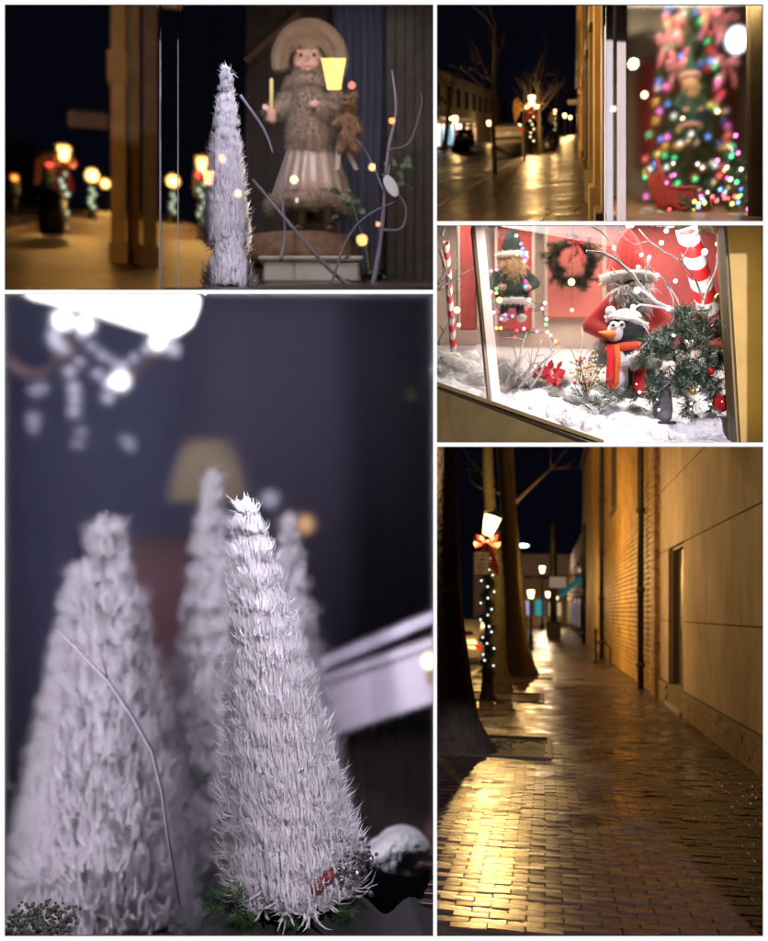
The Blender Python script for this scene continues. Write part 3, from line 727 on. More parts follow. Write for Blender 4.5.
b = MB(); b.tube([(0, 0, .66), (-2.0, 0, .66)], .03); b.tube([(-1.1, 0, .66), (-1.1, 0, .54)], .015); b.tube([(-1.8, 0, .66), (-1.8, 0, .54)], .015); b.build('arm', iron, sg)
bo = thing('iron_bollard', 'thin iron hoop post standing by the brick wall', 'bollard', S5.P(WU - .55, S5.G(580, 662)[1], 0))
b = MB(); b.lathe([(.09, 0), (.09, .05), (.05, .1), (.045, 1.0), (.07, 1.05), (.07, 1.12), (.02, 1.2)], n=10); b.build('post', iron, bo, True)
b = MB(); b.tube([(0, 0, .7), (.3, 0, .72), (.5, 0, .5), (.5, 0, 0)], .03, 6); b.build('hoop', iron, bo, True)
# gantry at the end of the street
gt = thing('sign_gantry', 'dark steel post with a long horizontal arm over the far crossing', 'gantry', S5.P(.55, 66, 0)); gt.rotation_euler.z = S5.rz
b = MB(); b.tube([(0, 0, 0), (0, 0, 7.5)], .24, 10); b.build('post', iron, gt, True)
b = MB(); b.tube([(0, 0, 3.95), (-2.2, 0, 3.95)], .11, 8); b.build('arm', iron, gt, True)
b = MB(); b.cbox((0, 0, .55), (.95, .7, 1.1), .05); b.build('control_cabinet', iron, gt)
# end of the street: low misty facade with lights
en = thing('end_building', 'pale low building closing the far end of the street', 'building', S5.P(0, 130, 0)); og = en.location.copy()
b = MB(); S5.box(b, -9, 4.5, 128, 134, -.3, 9); b.build('wall', mat('pale_mauve_plaster', (.3, .23, .22), .85, noise=(.5, .25)), en, org=og)
for u0, u1, h0, h1, m_ in ((-3.8, -2.0, .8, 3.1, lit_cool), (-1.2, -.2, .6, 3.2, mat('teal_lit_window', (.05, .2, .25), .3, emit=(.05, .5, .6), es=.5)), (.4, 2.0, .7, 2.9, lit_warm), (-7, -5, .8, 3.0, lit_warm)):
    b = MB(); S5.box(b, u0, u1, 127.8, 128.1, h0, h1); w = b.build('window', m_, en, org=og)
    b = MB(); S5.box(b, u0 - .15, u1 + .15, 127.6, 127.95, h0 - .3, h0 - .02); b.build('sill', mat('coping_stone'), w, org=og)
fn = MB(); S5.box(fn, -4.2, 1.9, 118, 118.4, 0, 1.15); S5.box(fn, -4.3, 2.0, 117.9, 118.5, 1.16, 1.3)
tag(fn.build('low_wall', mat('low_wall_stone', (.26, .2, .13), .8, noise=(2, .3))), 'low stone wall across the far end of the paved walk', 'wall')

# street lamps: tall ones at the kerb
GR5 = 'lamps along the brick walk'
bulbw = emat('cool_white_bulb', (.85, .92, 1), 2.6)
u, v = S5.G(487.5, 700)
L1 = street_lamp(S5.P(u, v, 0), S5.rz, 3.62, 1150, WARM, 16, 'iron street lamp with red bow, white notice and lit garland', GR5, bow=.72, strand=(20, .017, bulbw), sz=.85, tilt=.3)
# white parking notice on the post
b = MB(); b.cbox((-.1, -.17, 2.62), (.27, .012, .42), .004); nt = b.build('notice', mat('notice_white', (.75, .7, .7), .5), L1)
ink = mat('notice_red_ink', (.3, .04, .04), .6)
for k, (x, z, w, h) in enumerate([(-.18, 2.76, .045, .07), (-.07, 2.77, .09, .035), (-.09, 2.69, .14, .04), (-.1, 2.61, .15, .035), (-.1, 2.54, .19, .035), (-.1, 2.47, .13, .035), (-.19, 2.68, .04, .03)]):
    for j in range(max(1, int(w / .035))):
        b = MB(); b.box((x - w / 2 + .03 * (j + .5) + .004, -.1785, z), (.02, .003, h)); b.build('lettering', ink, nt)
street_lamp(S5.P(-1.95, 11.75, 0), S5.rz, 3.7, 150, (1, .66, .32), 16, 'iron street lamp added unseen by the kerb before the thick trunk to light wall and pavement', GR5)  # unseen lamp, assumed here and added to light the wall, trunk and pavement
street_lamp(S5.P(-1.47, 30, 0), S5.rz, 3.5, 2600, WARM, 14, 'iron street lamp added unseen behind the yellow-lit trunk to light the bricks', GR5)  # unseen lamp added to light the brick wall yellow
street_lamp(S5.P(-1.8, 60, 0), S5.rz, 3.5, 1300, WARM, 14, 'iron street lamp with red bow beyond the leaning trunks', GR5, bow=1.0)
u, v = S5.G(531, 650)
street_lamp(S5.P(u, v, 0), S5.rz, 2.75, 700, WARM, 14, 'short iron lamp in the middle of the far walk', GR5, sz=.8)
street_lamp(S5.P(-.25, 96, 0), S5.rz, 6.2, 2200, (1, .72, .45), 12, 'tall lamp at the far crossing with two glowing heads', GR5, sz=1.4)
street_lamp(S5.P(.3, 104, 0), S5.rz, 3.9, 1300, (1, .66, .35), 12, 'lamp in front of the low stone wall', GR5, sz=1.2)
street_lamp(S5.P(1.2, 112, 0), S5.rz, 3.6, 1100, (1, .66, .35), 12, 'lamp at the shop end of the low stone wall', GR5, sz=1.2)
cl = thing('overhead_lamp', 'cold white lamp head hanging over the dark road', 'street lamp', S5.P(-2.3, 72, 0)); cl.rotation_euler.z = S5.rz
b = MB(); b.tube([(-.9, 0, 0), (-.9, 0, 6.0), (-.6, 0, 6.4), (.5, 0, 6.45)], [.1, .08, .06, .05], 8); b.build('mast', iron, cl, True)
b = MB(); b.ball((.75, 0, 6.4), (.42, .2, .13)); b.build('lamp_head', emat('cold_lamp', (.6, .72, 1), 8), cl, True)

# trees along the kerb
bark = mat('rough_bark', (.055, .042, .032), .9, noise=(9, .4), bump=(14, 1.0, .05))
lit_bark = mat('lamplit_bark', (.045, .036, .014), .9, noise=(9, .4), bump=(14, .9, .05))  # yellow lamplight put into the bark colour of the lit trunks
GT5 = 'trees along the brick walk'
u, v = S5.G(455, 752); bare_tree(S5.P(u, v, -.01), 6.0, .235, 2, 'thick dark tree trunk with flared roots at the paved walk', GT5, bark, lean=-.035, limbs=3)
u, v = S5.G(500, 690); bare_tree(S5.P(u, v, -.01), 7.6, .2, 5, 'yellow-lit trunk behind the lamp with the notice', GT5, lit_bark, lean=-.045, limbs=1)
u, v = S5.G(515, 674); bare_tree(S5.P(u, v, -.01), 6.5, .3, 8, 'black trunk between two yellow-lit trunks', GT5, bark, lean=-.05, limbs=2, fork=.72)
u, v = S5.G(523, 663); bare_tree(S5.P(u, v, -.01), 6.5, .24, 11, 'slim yellow-lit trunk before the far lamp with a bow', GT5, lit_bark, lean=-.07, limbs=2, fork=.8)
# parked cars
silver = mat('silver_car_paint', (.42, .4, .38), .28, .6, coat=.5)
GC5 = 'cars parked by the brick walk'
car(S5.P(-2.95, 36, -.13), S5.rz, silver, 'silver hatchback parked behind the thick dark trunk', GC5)
car(S5.P(-3.0, 52, -.13), S5.rz, mat('teal_car_paint', (.02, .16, .2), .25, .4, coat=.6), 'teal car parked beyond the silver hatchback', GC5)

# ------------------------------------------------------------------ night street seen past a shop window (upper right opening)
S3 = Street(575, 126, 1.5)
wetpave = brickmat('wet_brick_pavement', (.10, .066, .05), (.075, .05, .04), (.03, .022, .018), 2.2, .3, (.9, .25, .38))
KU = -2.75
b = MB(); S3.sheet(b, KU, .34, 13, 200, 0, 1, 20); o = struct('pavement', b, wetpave); clip(o, 436.6, True)
b = MB(); S3.sheet(b, -11, KU - .14, 13, 200, -.12, 1, 20); o = struct('road', b, mat('road_asphalt', (.035, .035, .037), .4, noise=(1.5, .3), bump=(9, .5, .04), wet=(.4, .22, .55))); clip(o, 436.6, True)
b = MB(); S3.sheet(b, -13.1, -11.02, 60, 200, 0, 1, 10); o = struct('pavement_opposite', b, wetpave); clip(o, 436.6, True)
b = MB(); v = 13
while v < 90: S3.box(b, KU - .14, KU - .005, v, v + .98, -.2, .006); v += 1
o = struct('kerb', b, mat('granite_kerb')); clip(o, 436.6, True)
gold = mat('ochre_facade', (.34, .23, .10), .6, noise=(.8, .25), bump=(12, .3))
fb = thing('shop_facade', 'ochre shop facade with pilasters receding along the wet pavement', 'building', S3.P(.3, 30, 0)); og = fb.location.copy()
b = MB(); S3.box(b, .36, .5, 9.2, 170, -.3, 7.5); b.build('wall', gold, fb, org=og)
for i, v in enumerate((10.2, 14.5, 20, 27, 36, 48, 62, 80, 105)):
    b = MB(); S3.box(b, .27, .37, v, v + .7 + v * .012, .62, 7.4); b.build('pilaster', gold, fb, org=og)
    b = MB(); S3.box(b, .2, .37, v - .1, v + .8 + v * .012, -.05, .62); b.build('pilaster_base', mat('base_stone', (.4, .3, .18), .6, noise=(5, .2)), fb, org=og)
    b = MB(); S3.box(b, .22, .37, v + 1.1 + v * .02, v * 1.22, 3.1, 3.35); b.build('cornice', gold, fb, org=og)
    b = MB(); S3.box(b, .345, .37, v + 1.3 + v * .02, v * 1.2, .7, 2.9); b.build('shop_window', glass_dark, fb, org=og)
b = MB(); S3.box(b, .1, .45, 9.2, 170, 7.5, 7.9); b.build('roof_cornice', gold, fb, org=og)
sgn = thing('projecting_sign', 'pale projecting shop sign on the ochre facade', 'sign', S3.P(.3, 66, 3.05), S3.rz)
b = MB(); b.cbox((-.42, 0, .0), (.7, .1, .3), .02); b.build('board', mat('pale_sign', (.5, .45, .42), .5), sgn)
b = MB(); b.tube([(0, 0, .18), (-.8, 0, .18)], .025); b.build('arm', iron, sgn)
GL3 = 'lamps along the wet pavement'
Y3 = (1, .60, .22)
LS3 = [(533, 60, 3.5, 'street lamp with red and gold garland beside the silver hatchback'), (556, 111, 3.5, 'street lamp behind the litter bin on the wet pavement'), (565, 140, 3.3, 'distant lamp before the projecting shop sign'), (570.5, 165, 3.2, 'farthest lamp at the end of the wet pavement')]
warmbulb = emat('warm_bulb', (1, .78, .45), 5)
for px, Y, H, lab in LS3:
    street_lamp(S3.P((px - 575) / F * Y, Y, 0), S3.rz, H, 1600 if Y < 100 else 2200, Y3, 14, lab, GL3, bow=1.1 if Y < 70 else 0, strand=(8, .04, warmbulb) if Y < 120 else None, sz=1.05)
street_lamp(S3.P(-11.6, 98, 0), S3.rz, 3.3, 900, Y3, 12, 'lamp across the road before the blue-lit shop', GL3, sz=1.5)
street_lamp(S3.P(-11.4, 135, 0), S3.rz, 3.0, 700, Y3, 12, 'lamp across the road beyond the blue-lit shop', GL3, sz=1.4)
street_lamp(S3.P(-2.6, 13.6, 0), S3.rz, 4.2, 1500, Y3, 12, 'tall kerb lamp added out of view to light the near pavement and facade', GL3, sz=1.2)  # unseen lamp added to light the near pavement and facade
street_lamp(S3.P(-11.5, 44, 0), S3.rz, 4.2, 20000, Y3, 12, 'lamp added out of view across the road to light the silver hatchback', GL3, sz=1.2)  # unseen lamp added to brighten the rear of the parked hatchback
# banners and garland on the first lamp
gl = thing('star_banner', 'red and gold star banner hung from the nearest lamp', 'banner', S3.P(-2.5, 59.8, 3.15), S3.rz)
b = MB(); b.tube([(0, 0, 0), (-.5, 0, .12), (-.95, 0, -.05)], .03); b.build('bracket', iron, gl, True)
b = MB(); b.prism([(-.85, 0, .25), (-.6, 0, -.1), (-.75, 0, -.8), (-1.0, 0, -1.2), (-1.1, 0, -.5), (-1.05, 0, .1)], .04); b.build('cloth', mat('banner_red_gold', (.5, .12, .03), .6, noise=(5, .5, (.6, .4, .08))), gl)
b = MB()
for i in range(11):
    a = i / 10; b.ball((-.9 + 1.5 * a, -.05, -.25 - .45 * math.sin(a * PI)), .07, 8, 5)
b.build('tinsel', mat('gold_tinsel', (.6, .35, .1), .3, .8), gl, True)
b2 = thing('leaf_banner', 'golden leaf-shaped banner on the second lamp', 'banner', S3.P(-2.1, 110, 2.9), S3.rz)
b = MB(); b.prism([(-.2, 0, .5), (-.6, 0, .1), (-.75, 0, -.5), (-.35, 0, -1.1), (-.05, 0, -.5)], .05); b.build('cloth', mat('gold_cloth', (.55, .36, .10), .6), b2)
b = MB(); b.tube([(.1, 0, .5), (-.6, 0, .5)], .03); b.build('bracket', iron, b2)
GT3 = 'young trees along the kerb'
u, v = S3.G(494, 175); bare_tree(S3.P(u, v, 0), 6.2, .09, 21, 'bare young tree with a thin dark stem on the near wet pavement', GT3, bark, flare=False, limbs=6, fork=.5)
u, v = S3.G(524.5, 161.5); bare_tree(S3.P(u, v, 0), 4.2, .07, 22, 'thin dark sapling standing beside the silver hatchback', GT3, bark, flare=False, limbs=5, fork=.5)
bare_tree(S3.P(-2.05, 62, 0), 6.5, .14, 23, 'lamplit yellow-green leaning young tree next to the lamp', GT3, lit_bark, flare=False, limbs=8, lean=-.06)
bare_tree(S3.P(-1.55, 92, 0), 7, .2, 24, 'lamplit straight tree beyond the litter bin', GT3, lit_bark, flare=False, limbs=8)
bare_tree(S3.P(-11.9, 92, 0), 8, .28, 25, 'dark leaning tree in front of the blue-lit shop', GT3, bark, lean=.12)
for px, py in ((494, 175), (524.5, 161.5)):
    u, v = S3.G(px, py); b = MB(); S3.sheet(b, u - .75, u + .75, v - .6, v + .6, .008); o = struct('tree_pit', b, mat('pit_soil')); clip(o, 436.6, True)
lb = thing('litter_bin', 'black slatted litter bin on the wet pavement', 'litter bin', S3.P(-1.7, 79, 0), S3.rz)
b = MB(); b.lathe([(.3, .1), (.36, .2), (.38, .9), (.33, .95)], n=16); b.build('drum', iron, lb, True)
b = MB(); b.lathe([(.4, .95), (.42, 1.0), (.3, 1.2), (.12, 1.28)], n=16); b.build('lid', iron, lb, True)
b = MB(); b.lathe([(.3, 0), (.32, .06), (.26, .1)], n=16); b.build('foot', iron, lb, True)
GC3 = 'cars parked along the wet road'
car(S3.P(-3.75, 59.5, -.12), S3.rz, mat('pearl_car_paint', (.55, .5, .5), .3, .35, coat=.5), 'pale silver hatchback parked with its rear to the viewer', GC3)
car(S3.P(-3.7, 92, -.12), S3.rz, silver, 'silver car parked farther up the wet road', GC3)
car(S3.P(-10.0, 90, -.12), S3.rz + PI / 2 * .15, mat('black_car_paint', (.012, .012, .014), .2, .3, coat=.7), 'black car parked in front of the blue-lit shop', GC3)
bs = thing('blue_lit_shop', 'shop with blue-white lit front across the road', 'building', S3.P(-13.2, 110, 0)); og = bs.location.copy()
b = MB(); S3.box(b, -19, -13.3, 88, 200, -.3, 8); o = b.build('wall', mat('dim_facade', (.07, .055, .05), .8, noise=(.4, .4)), bs); clip(o, 436.6, True); o.parent = None; o.parent = bs; o.location = -og
bluewin = mat('blue_lit_glass', (.1, .15, .2), .2, emit=(.35, .72, 1.0), es=1.3)
palewin = mat('pale_lit_glass', (.2, .2, .2), .2, emit=(.8, .9, 1.0), es=1.2)
for i, (v0, v1, m_) in enumerate(((94, 99, palewin), (100, 103, bluewin), (103.6, 106.5, bluewin), (107.3, 110, bluewin), (111, 118, palewin), (122, 126, lit_warm), (131, 136, lit_warm))):
    b = MB(); S3.box(b, -13.28, -13.2, v0, v1, .35, 2.5 if i < 5 else 2.2); w = b.build('shop_window', m_, bs, org=og)
    b = MB(); S3.box(b, -13.2, -13.1, v0 - .25, v0 - .02, 0, 2.7); S3.box(b, -13.2, -13.1, v0, v1, 2.52, 2.7); b.build('frame', iron, w, org=og)
b = MB(); S3.box(b, -13.3, -12.0, 90, 121, 2.9, 3.15); b.build('canopy', mat('canopy_white', (.4, .4, .42), .6), bs, org=og)
for i in range(9):
    v = 96 + i * 9; b = MB(); S3.box(b, -13.28, -13.22, v, v + 3, 4.4, 6.6); b.build('upper_window', glass_dark, bs, org=og)

# shop window display at the right
def quadwall(name, x0, y0, x1, y1, Y, m, t=.03, Y2=None, parent=None):
    Y2 = Y if Y2 is None else Y2; k = V((0, t, 0)); b = MB()
    p = [W(x0, y1, Y), W(x1, y1, Y2), W(x1, y0, Y2), W(x0, y0, Y)]
    b.hexa([p[0], p[1], p[1] + k, p[0] + k, p[3], p[2], p[2] + k, p[3] + k])
    return b.build(name, m, parent) if parent else struct(name, b, m)
cream = mat('cream_paint', (.62, .54, .46), .7, noise=(3, .15))
redpaint = mat('red_paint', (.42, .045, .04), .6, noise=(3, .3))
oliv = mat('olive_tan_paint', (.30, .22, .085), .6, noise=(4, .25), bump=(8, .3))
sw3 = quadwall('shop_back_wall', 606, 3, 765, 222, 9.0, cream)
b = MB(); b.hexa([W(604.2, 222, 5.45), W(605.6, 222, 5.45), W(606.5, 222, 9.0), W(604.9, 222, 9.0), W(604.2, 3, 5.45), W(605.6, 3, 5.45), W(606.5, 3, 9.0), W(604.9, 3, 9.0)]); struct('shop_side_wall', b, cream)
b = MB(); b.add([W(606, 222, 5.5), W(765, 222, 5.5), W(765, 196, 8.9), W(606, 196, 8.9)], [(0, 1, 2, 3)]); struct('shop_floor', b, mat('pavement_reflection_orange', (.35, .2, .1), .35, noise=(5, .3)))  # floor coloured like the orange pavement mirrored in the glass
rp = thing('red_cupboard', 'tall red painted cupboard behind the decorated tree', 'cupboard', W(662, 160, 8.6)); P = Px(662, 160, 8.6)
b = MB(); b.cbox(P(663, 108, .18), (36 * P.s, .3, 104 * P.s), .02); b.build('carcass', redpaint, rp)
for x in (654, 672):
    b = MB(); b.cbox(P(x, 108, .02), (15 * P.s, .03, 96 * P.s), .008); d_ = b.build('door', redpaint, rp); b = MB(); b.ball(P(x + (5 if x < 660 else -5), 108, -.01), .012); b.build('knob', mat('brass'), d_)
rs = thing('brown_dresser', 'dark red-brown dresser at the right of the shop', 'cupboard', W(718, 180, 8.7)); P = Px(718, 180, 8.7)
b = MB(); b.cbox(P(722, 110, .18), (46 * P.s, .3, 128 * P.s), .02); b.build('carcass', mat('redbrown_wood', (.16, .05, .025), .5, noise=(6, .3)), rs)
for y in (70, 100, 128, 160):
    b = MB(); b.cbox(P(722, y, -.02), (42 * P.s, .06, 5 * P.s), .006); b.build('shelf', mat('redbrown_wood2', (.24, .08, .035), .5), rs)
vl = thing('lace_valance', 'scalloped white lace valance hanging in the shop window', 'curtain', W(640, 5, 7.6)); P = Px(640, 5, 7.6)
b = MB(); n = 40; vv = []
for i in range(n + 1):
    x = 628 + 42 * i / n; z1 = 26 + 9 * abs(math.sin(i * .35)); 
    for j in range(5): vv.append(P(x, 4 + z1 * j / 4 * .9, .05 * math.sin(i * .9) * (j / 4)))
b.add(vv, [(i * 5 + j, i * 5 + j + 1, i * 5 + 6 + j, i * 5 + 5 + j) for i in range(n) for j in range(4)]); b.build('cloth', leafmat('lace', (.5, .46, .40), .3, .9, (40, .3)), vl, True)
b = MB(); b.tube([P(626, 4.5), P(672, 4.5)], .012, 6); b.build('rod', mat('brass'), vl)

# decorated tree, dwarf figure, garlands, lamp, glass in that window
HUES = [(1, .12, .1), (.1, .9, .3), (.15, .35, 1), (1, .2, .65), (1, .7, .15), (1, .95, .85)]
def hue(i, s=5): return emat('coloured_bulb_%d_%g' % (i % 6, s), HUES[i % 6], s)
ndl_m = leafmat('fir_needles', (.04, .085, .035), .15, .6, (20, .4))
frost_m = leafmat('frosted_needles', (.45, .5, .48), .2, .6)
twig_m = mat('brown_twig', (.10, .06, .035), .8)
def fir_tree(bx, by, topy, half, Y, label, seed, nb, nballs, name='christmas_tree', lv=11, cut=None, offs=(0, 0)):
    P = Px(bx, by, Y); t = thing(name, label, 'Christmas tree', P.loc); q = random.Random(seed); H = (by - topy) * P.s; Rr = half * P.s
    b = MB(); b.lathe([(.05, -.02), (.045, H * .3), (.012, H * .98)], n=8); b.build('trunk', twig_m, t, True)
    st, nd, fr = MB(), MB(), MB()
    for i in range(lv):
        k = (i + .5) / lv; r = Rr * (1 - k) + .04
        for j in range(max(5, int(16 * (1 - k)))):
            a = q.random() * 6.28; sprig(st, nd, (0, 0, H * (k + q.uniform(-.04, .04))), (math.cos(a), math.sin(a), q.uniform(-.25, .15)), r * q.uniform(.8, 1.1), q, .055, .003, 55, .3, True, fr)
    st.build('branches', twig_m, t, fix=False); o = nd.build('needles', ndl_m, t, fix=False); o['kind'] = 'stuff'
    def on(k, out=1.0, front=True):
        a = q.uniform(-PI * .95, -PI * .05); r = (Rr * (1 - k) + .05) * out; return V((math.cos(a) * r, math.sin(a) * r, H * k))
    for i in range(nb): bulb(on(q.uniform(.03, .97)), q.uniform(.008, .012), hue(i + seed), t, 'fairy_light')
    for i in range(nballs):
        m_ = (mat('pink_bauble', (.6, .12, .2), .2, .3), mat('gold_bauble', (.6, .4, .1), .2, .6), mat('red_bauble', (.45, .02, .02), .15, .2), mat('blue_bauble', (.04, .12, .4), .15, .3))[i % 4]
        bulb(on(q.uniform(.05, .9), .95), q.uniform(.022, .034), m_, t, 'bauble')
    return t, P, H, Rr, on
T3, P3t, H3, R3, on3 = fir_tree(686, 214, -70, 46, 7.3, 'decorated fir tree with coloured lights and pink bows in the shop window', 31, 110, 44)
q = random.Random(6)
for px, py in ((664, 34), (700, 26), (714, 34), (656, 58), (664, 84), (716, 76)):
    p = P3t(px, py, -.22 + q.uniform(-.05, .05)); bow_mesh(p, .22).build('pink_bow', mat('pink_ribbon', (.42, .13, .16), .5), T3, True)

def gnome(bx, by, topy, Y, label, coat, hat, trim, beardc, half, name='gnome_figure', hatlean=0, cat='figure', legs=True):
    """plush figure with pointed hat, beard, arms with hands, legs and shoes"""
    P = Px(bx, by, Y); t = thing(name, label, cat, P.loc); h = by - topy
    Y_ = lambda k: by - h * k
    hw = half; s = P.s
    b = MB(); b.cap(P(bx, Y_(.30)), P(bx, Y_(.5)), hw * .62 * s, hw * .5 * s, 14); b.ball(P(bx, Y_(.3)), (hw * .72 * s, hw * .55 * s, hw * .6 * s))
    hands = []
    for g in (-1, 1):
        e = P(bx + g * hw * .95, Y_(.40), -.02); w = P(bx + g * hw * .62, Y_(.33), -hw * .55 * s); b.cap(P(bx + g * hw * .4, Y_(.53)), e, hw * .24 * s, hw * .2 * s); b.cap(e, w, hw * .2 * s, hw * .16 * s); hands.append((w, g))
    blob(b, 'body', coat, t, hw * s * .09, 4)
    for w, g in hands: hand(t, w + V((-g * hw * .1 * s, -hw * .12 * s, 0)), hw * .38 * s, mat('plush_skin', (.55, .33, .24), .7), (-g * .7, -.6, -.1), flip=g)
    if legs:
        for g in (-1, 1):
            b = MB(); b.cap(P(bx + g * hw * .28, Y_(.22)), P(bx + g * hw * .34, Y_(.07), -.02), hw * .2 * s, hw * .15 * s); b.build('leg', coat, t, True)
            b = MB(); b.ball(P(bx + g * hw * .36, Y_(.035), -hw * .16 * s), (hw * .2 * s, hw * .4 * s, hw * .15 * s)); b.build('shoe', mat('white_felt', (.7, .66, .62), .9), t, True)
    hd = MB(); hd.ball(P(bx, Y_(.64)), (hw * .46 * s, hw * .44 * s, hw * .5 * s)); hd.ball(P(bx, Y_(.625), -hw * .45 * s), hw * .12 * s)
    for g in (-1, 1): hd.ball(P(bx + g * hw * .46, Y_(.635)), (hw * .08 * s, hw * .1 * s, hw * .14 * s)); hd.ball(P(bx + g * hw * .2, Y_(.615), -hw * .33 * s), hw * .13 * s)
    face = blob(hd, 'head', mat('plush_skin'), t, hw * s * .05, 2)
    for g in (-1, 1): bulb(P(bx + g * hw * .16, Y_(.655), -hw * .42 * s), hw * .06 * s, mat('black_bead', (.01, .01, .01), .2), face, 'eye')
    bd = MB(); bd.ball(P(bx, Y_(.57), -hw * .36 * s), (hw * .42 * s, hw * .2 * s, hw * .34 * s)); bd.ball(P(bx, Y_(.5), -hw * .42 * s), (hw * .26 * s, hw * .16 * s, hw * .3 * s))
    for g in (-1, 1): bd.ball(P(bx + g * hw * .2, Y_(.61), -hw * .44 * s), (hw * .18 * s, hw * .09 * s, hw * .07 * s))
    be = blob(bd, 'beard', beardc, t, hw * s * .07, 2); fuzz(be, 'beard_hair', 260, hw * .35 * s, hw * .03 * s, beardc, t, random.Random(bx), .7)
    b = MB(); b.lathe([(hw * .5 * s, 0), (hw * .52 * s, hw * .12 * s), (hw * .4 * s, hw * .5 * s), (hw * .24 * s, hw * .95 * s), (hw * .08 * s, h * .3 * s), (.004, h * .32 * s)], P(bx, Y_(.685)), 16, sy=.95)
    b.v = [(x + hatlean * max(0, z - P(bx, Y_(.7)).z), y, z) for x, y, z in b.v]; b.build('hat', hat, t, True)
    for nm, k, rr in (('hat_trim', .69, .52), ('coat_trim', .2, .66)):
        b = MB(); pts = [P(bx, Y_(k)) + V((math.cos(a) * hw * rr * s, math.sin(a) * hw * rr * .9 * s, 0)) for a in [2 * PI * i / 18 for i in range(19)]]; b.tube(pts, hw * .13 * s, 8, False)
        o = b.build(nm, trim, t, True); fuzz(o, 'trim_fur', 160, hw * .12 * s, hw * .02 * s, trim, t, random.Random(3), .1)
    return t
greenfelt = mat('dark_green_felt', (.006, .035, .022), .9); redfelt = mat('red_felt', (.5, .02, .02), .85, noise=(12, .25), sheen=.3); whitefur = mat('white_plush', (.78, .75, .72), .95, sheen=.4); tanhair = mat('tan_beard', (.5, .33, .19), .9)
gnome(690, 148, 44, 6.85, 'gnome figure in dark green felt with a tan beard on the fir tree', greenfelt, greenfelt, mat('pink_fur', (.7, .45, .42), .95), tanhair, 15)
# red sleigh and garland at the foot
sl = thing('red_sleigh', 'small red wooden sleigh at the foot of the decorated tree', 'sleigh', W(668, 218, 6.6)); P = Px(668, 218, 6.6)
for dy in (-.12, .12):
    b = MB(); b.tube([P(652, 165, dy), P(657, 185, dy), P(664, 206, dy), P(675, 214, dy), P(700, 214, dy), P(706, 206, dy)], .014, 8); b.build('runner', redpaint, sl, True)
b = MB()
b.prism([P(656, 172, -.1), P(672, 195, -.1), P(700, 195, -.1), P(700, 206, -.1), P(666, 207, -.1), P(653, 180, -.1)], .2); b.build('body', redpaint, sl)
b = MB(); b.cbox(P(680, 192, 0), (30 * P.s, .22, .02), .005); b.build('seat', redpaint, sl)
gar = thing('lit_garland', 'evergreen garland with coloured lights at the bottom of the shop window', 'garland', W(722, 215, 6.5)); P = Px(722, 215, 6.5)
st, nd, fr = MB(), MB(), MB(); q = random.Random(12)
path = [P(752, 218, -.05), P(741, 196, 0), P(735, 176, 0), P(731, 160, .02), P(729, 146, .02)]; path2 = [P(735, 205, .0), P(715, 200, -.05), P(700, 205, -.05), P(680, 213, -.1)]
for pa in (path, path2):
    for i in range(len(pa) - 1):
        for k in range(5): sprig(st, nd, pa[i].lerp(pa[i + 1], k / 5), (q.gauss(0, 1), q.gauss(0, .6) - .3, q.gauss(0, 1)), .11, q, .045, .0028, 50, .1, False)
st.build('stems', twig_m, gar, fix=False); o = nd.build('needles', ndl_m, gar, fix=False); o['kind'] = 'stuff'
for i in range(34):
    pa = path if i % 2 else path2; j = q.randint(0, len(pa) - 2); p = pa[j].lerp(pa[j + 1], q.random()) + V((q.gauss(0, .03), -.07, q.gauss(0, .03))); bulb(p, .0125, hue(i), gar, 'fairy_light')
q = random.Random(77)
for i in range(30):
    px, py = q.uniform(655, 745), q.uniform(160, 216); bulb(P(px, py, q.uniform(-.1, .3)), .010, hue(i + 3, 4), gar, 'fairy_light')
cot = thing('cotton_snow', 'white cotton snow heap in the corner of the upper shop window', 'snow', W(655, 221, 6.3)); P = Px(655, 221, 6.3); b = MB()
for px, py, r in ((640, 218, 6), (650, 214, 9), (662, 217, 8), (632, 221, 6), (672, 220, 7)): b.ball(P(px, py, .05), r * P.s)
blob(b, 'heap', mat('cotton_white', (.85, .84, .84), .95, bump=(30, .8, .03)), cot, .01, 4)
spl = thing('round_spotlight', 'round white shop spotlight glowing at the top of the window', 'spotlight', W(737, 26, 7.0)); P = Px(737, 26, 7.0)
b = MB(); b.ball(P(737, 40, 0), (10.5 * P.s, 8 * P.s, 12.5 * P.s), 18, 12); b.build('lamp', emat('white_lamp', (.95, .95, 1), 6), spl, True)
b = MB(); b.lathe([(14 * P.s, -4 * P.s), (15 * P.s, 4 * P.s), (12 * P.s, 18 * P.s), (4 * P.s, 22 * P.s)], P(736, 36, .12), 18); b.build('shade', mat('black_metal_shade', (.01, .01, .012), .5), spl, True)
b = MB(); b.tube([P(736, 16, .12), P(736, 4, .12)], .015); b.build('stem', iron, spl)
pt_ = thing('window_post', 'olive tan wooden post at the right end of the upper shop window', 'post', W(755, 222, 6.0)); P = Px(755, 222, 6.0)
b = MB(); b.hexa([W(752, 222, 6.0), W(765, 222, 6.0), W(765, 222, 6.2), W(752, 222, 6.2), W(750, 3, 6.0), W(765, 3, 6.0), W(765, 3, 6.2), W(750, 3, 6.2)]); b.build('upright', oliv, pt_, org=pt_.location)
b = MB(); b.hexa([W(748, 222, 6.03), W(752, 222, 6.03), W(752, 222, 6.15), W(748, 222, 6.15), W(746, 3, 6.03), W(750, 3, 6.03), W(750, 3, 6.15), W(746, 3, 6.15)]); b.build('bead', mat('tan_bead', (.42, .33, .2), .5), pt_, org=pt_.location)
mu = thing('window_mullion', 'pale painted window mullion at the corner of the upper shop', 'post', W(612, 222, 5.6))
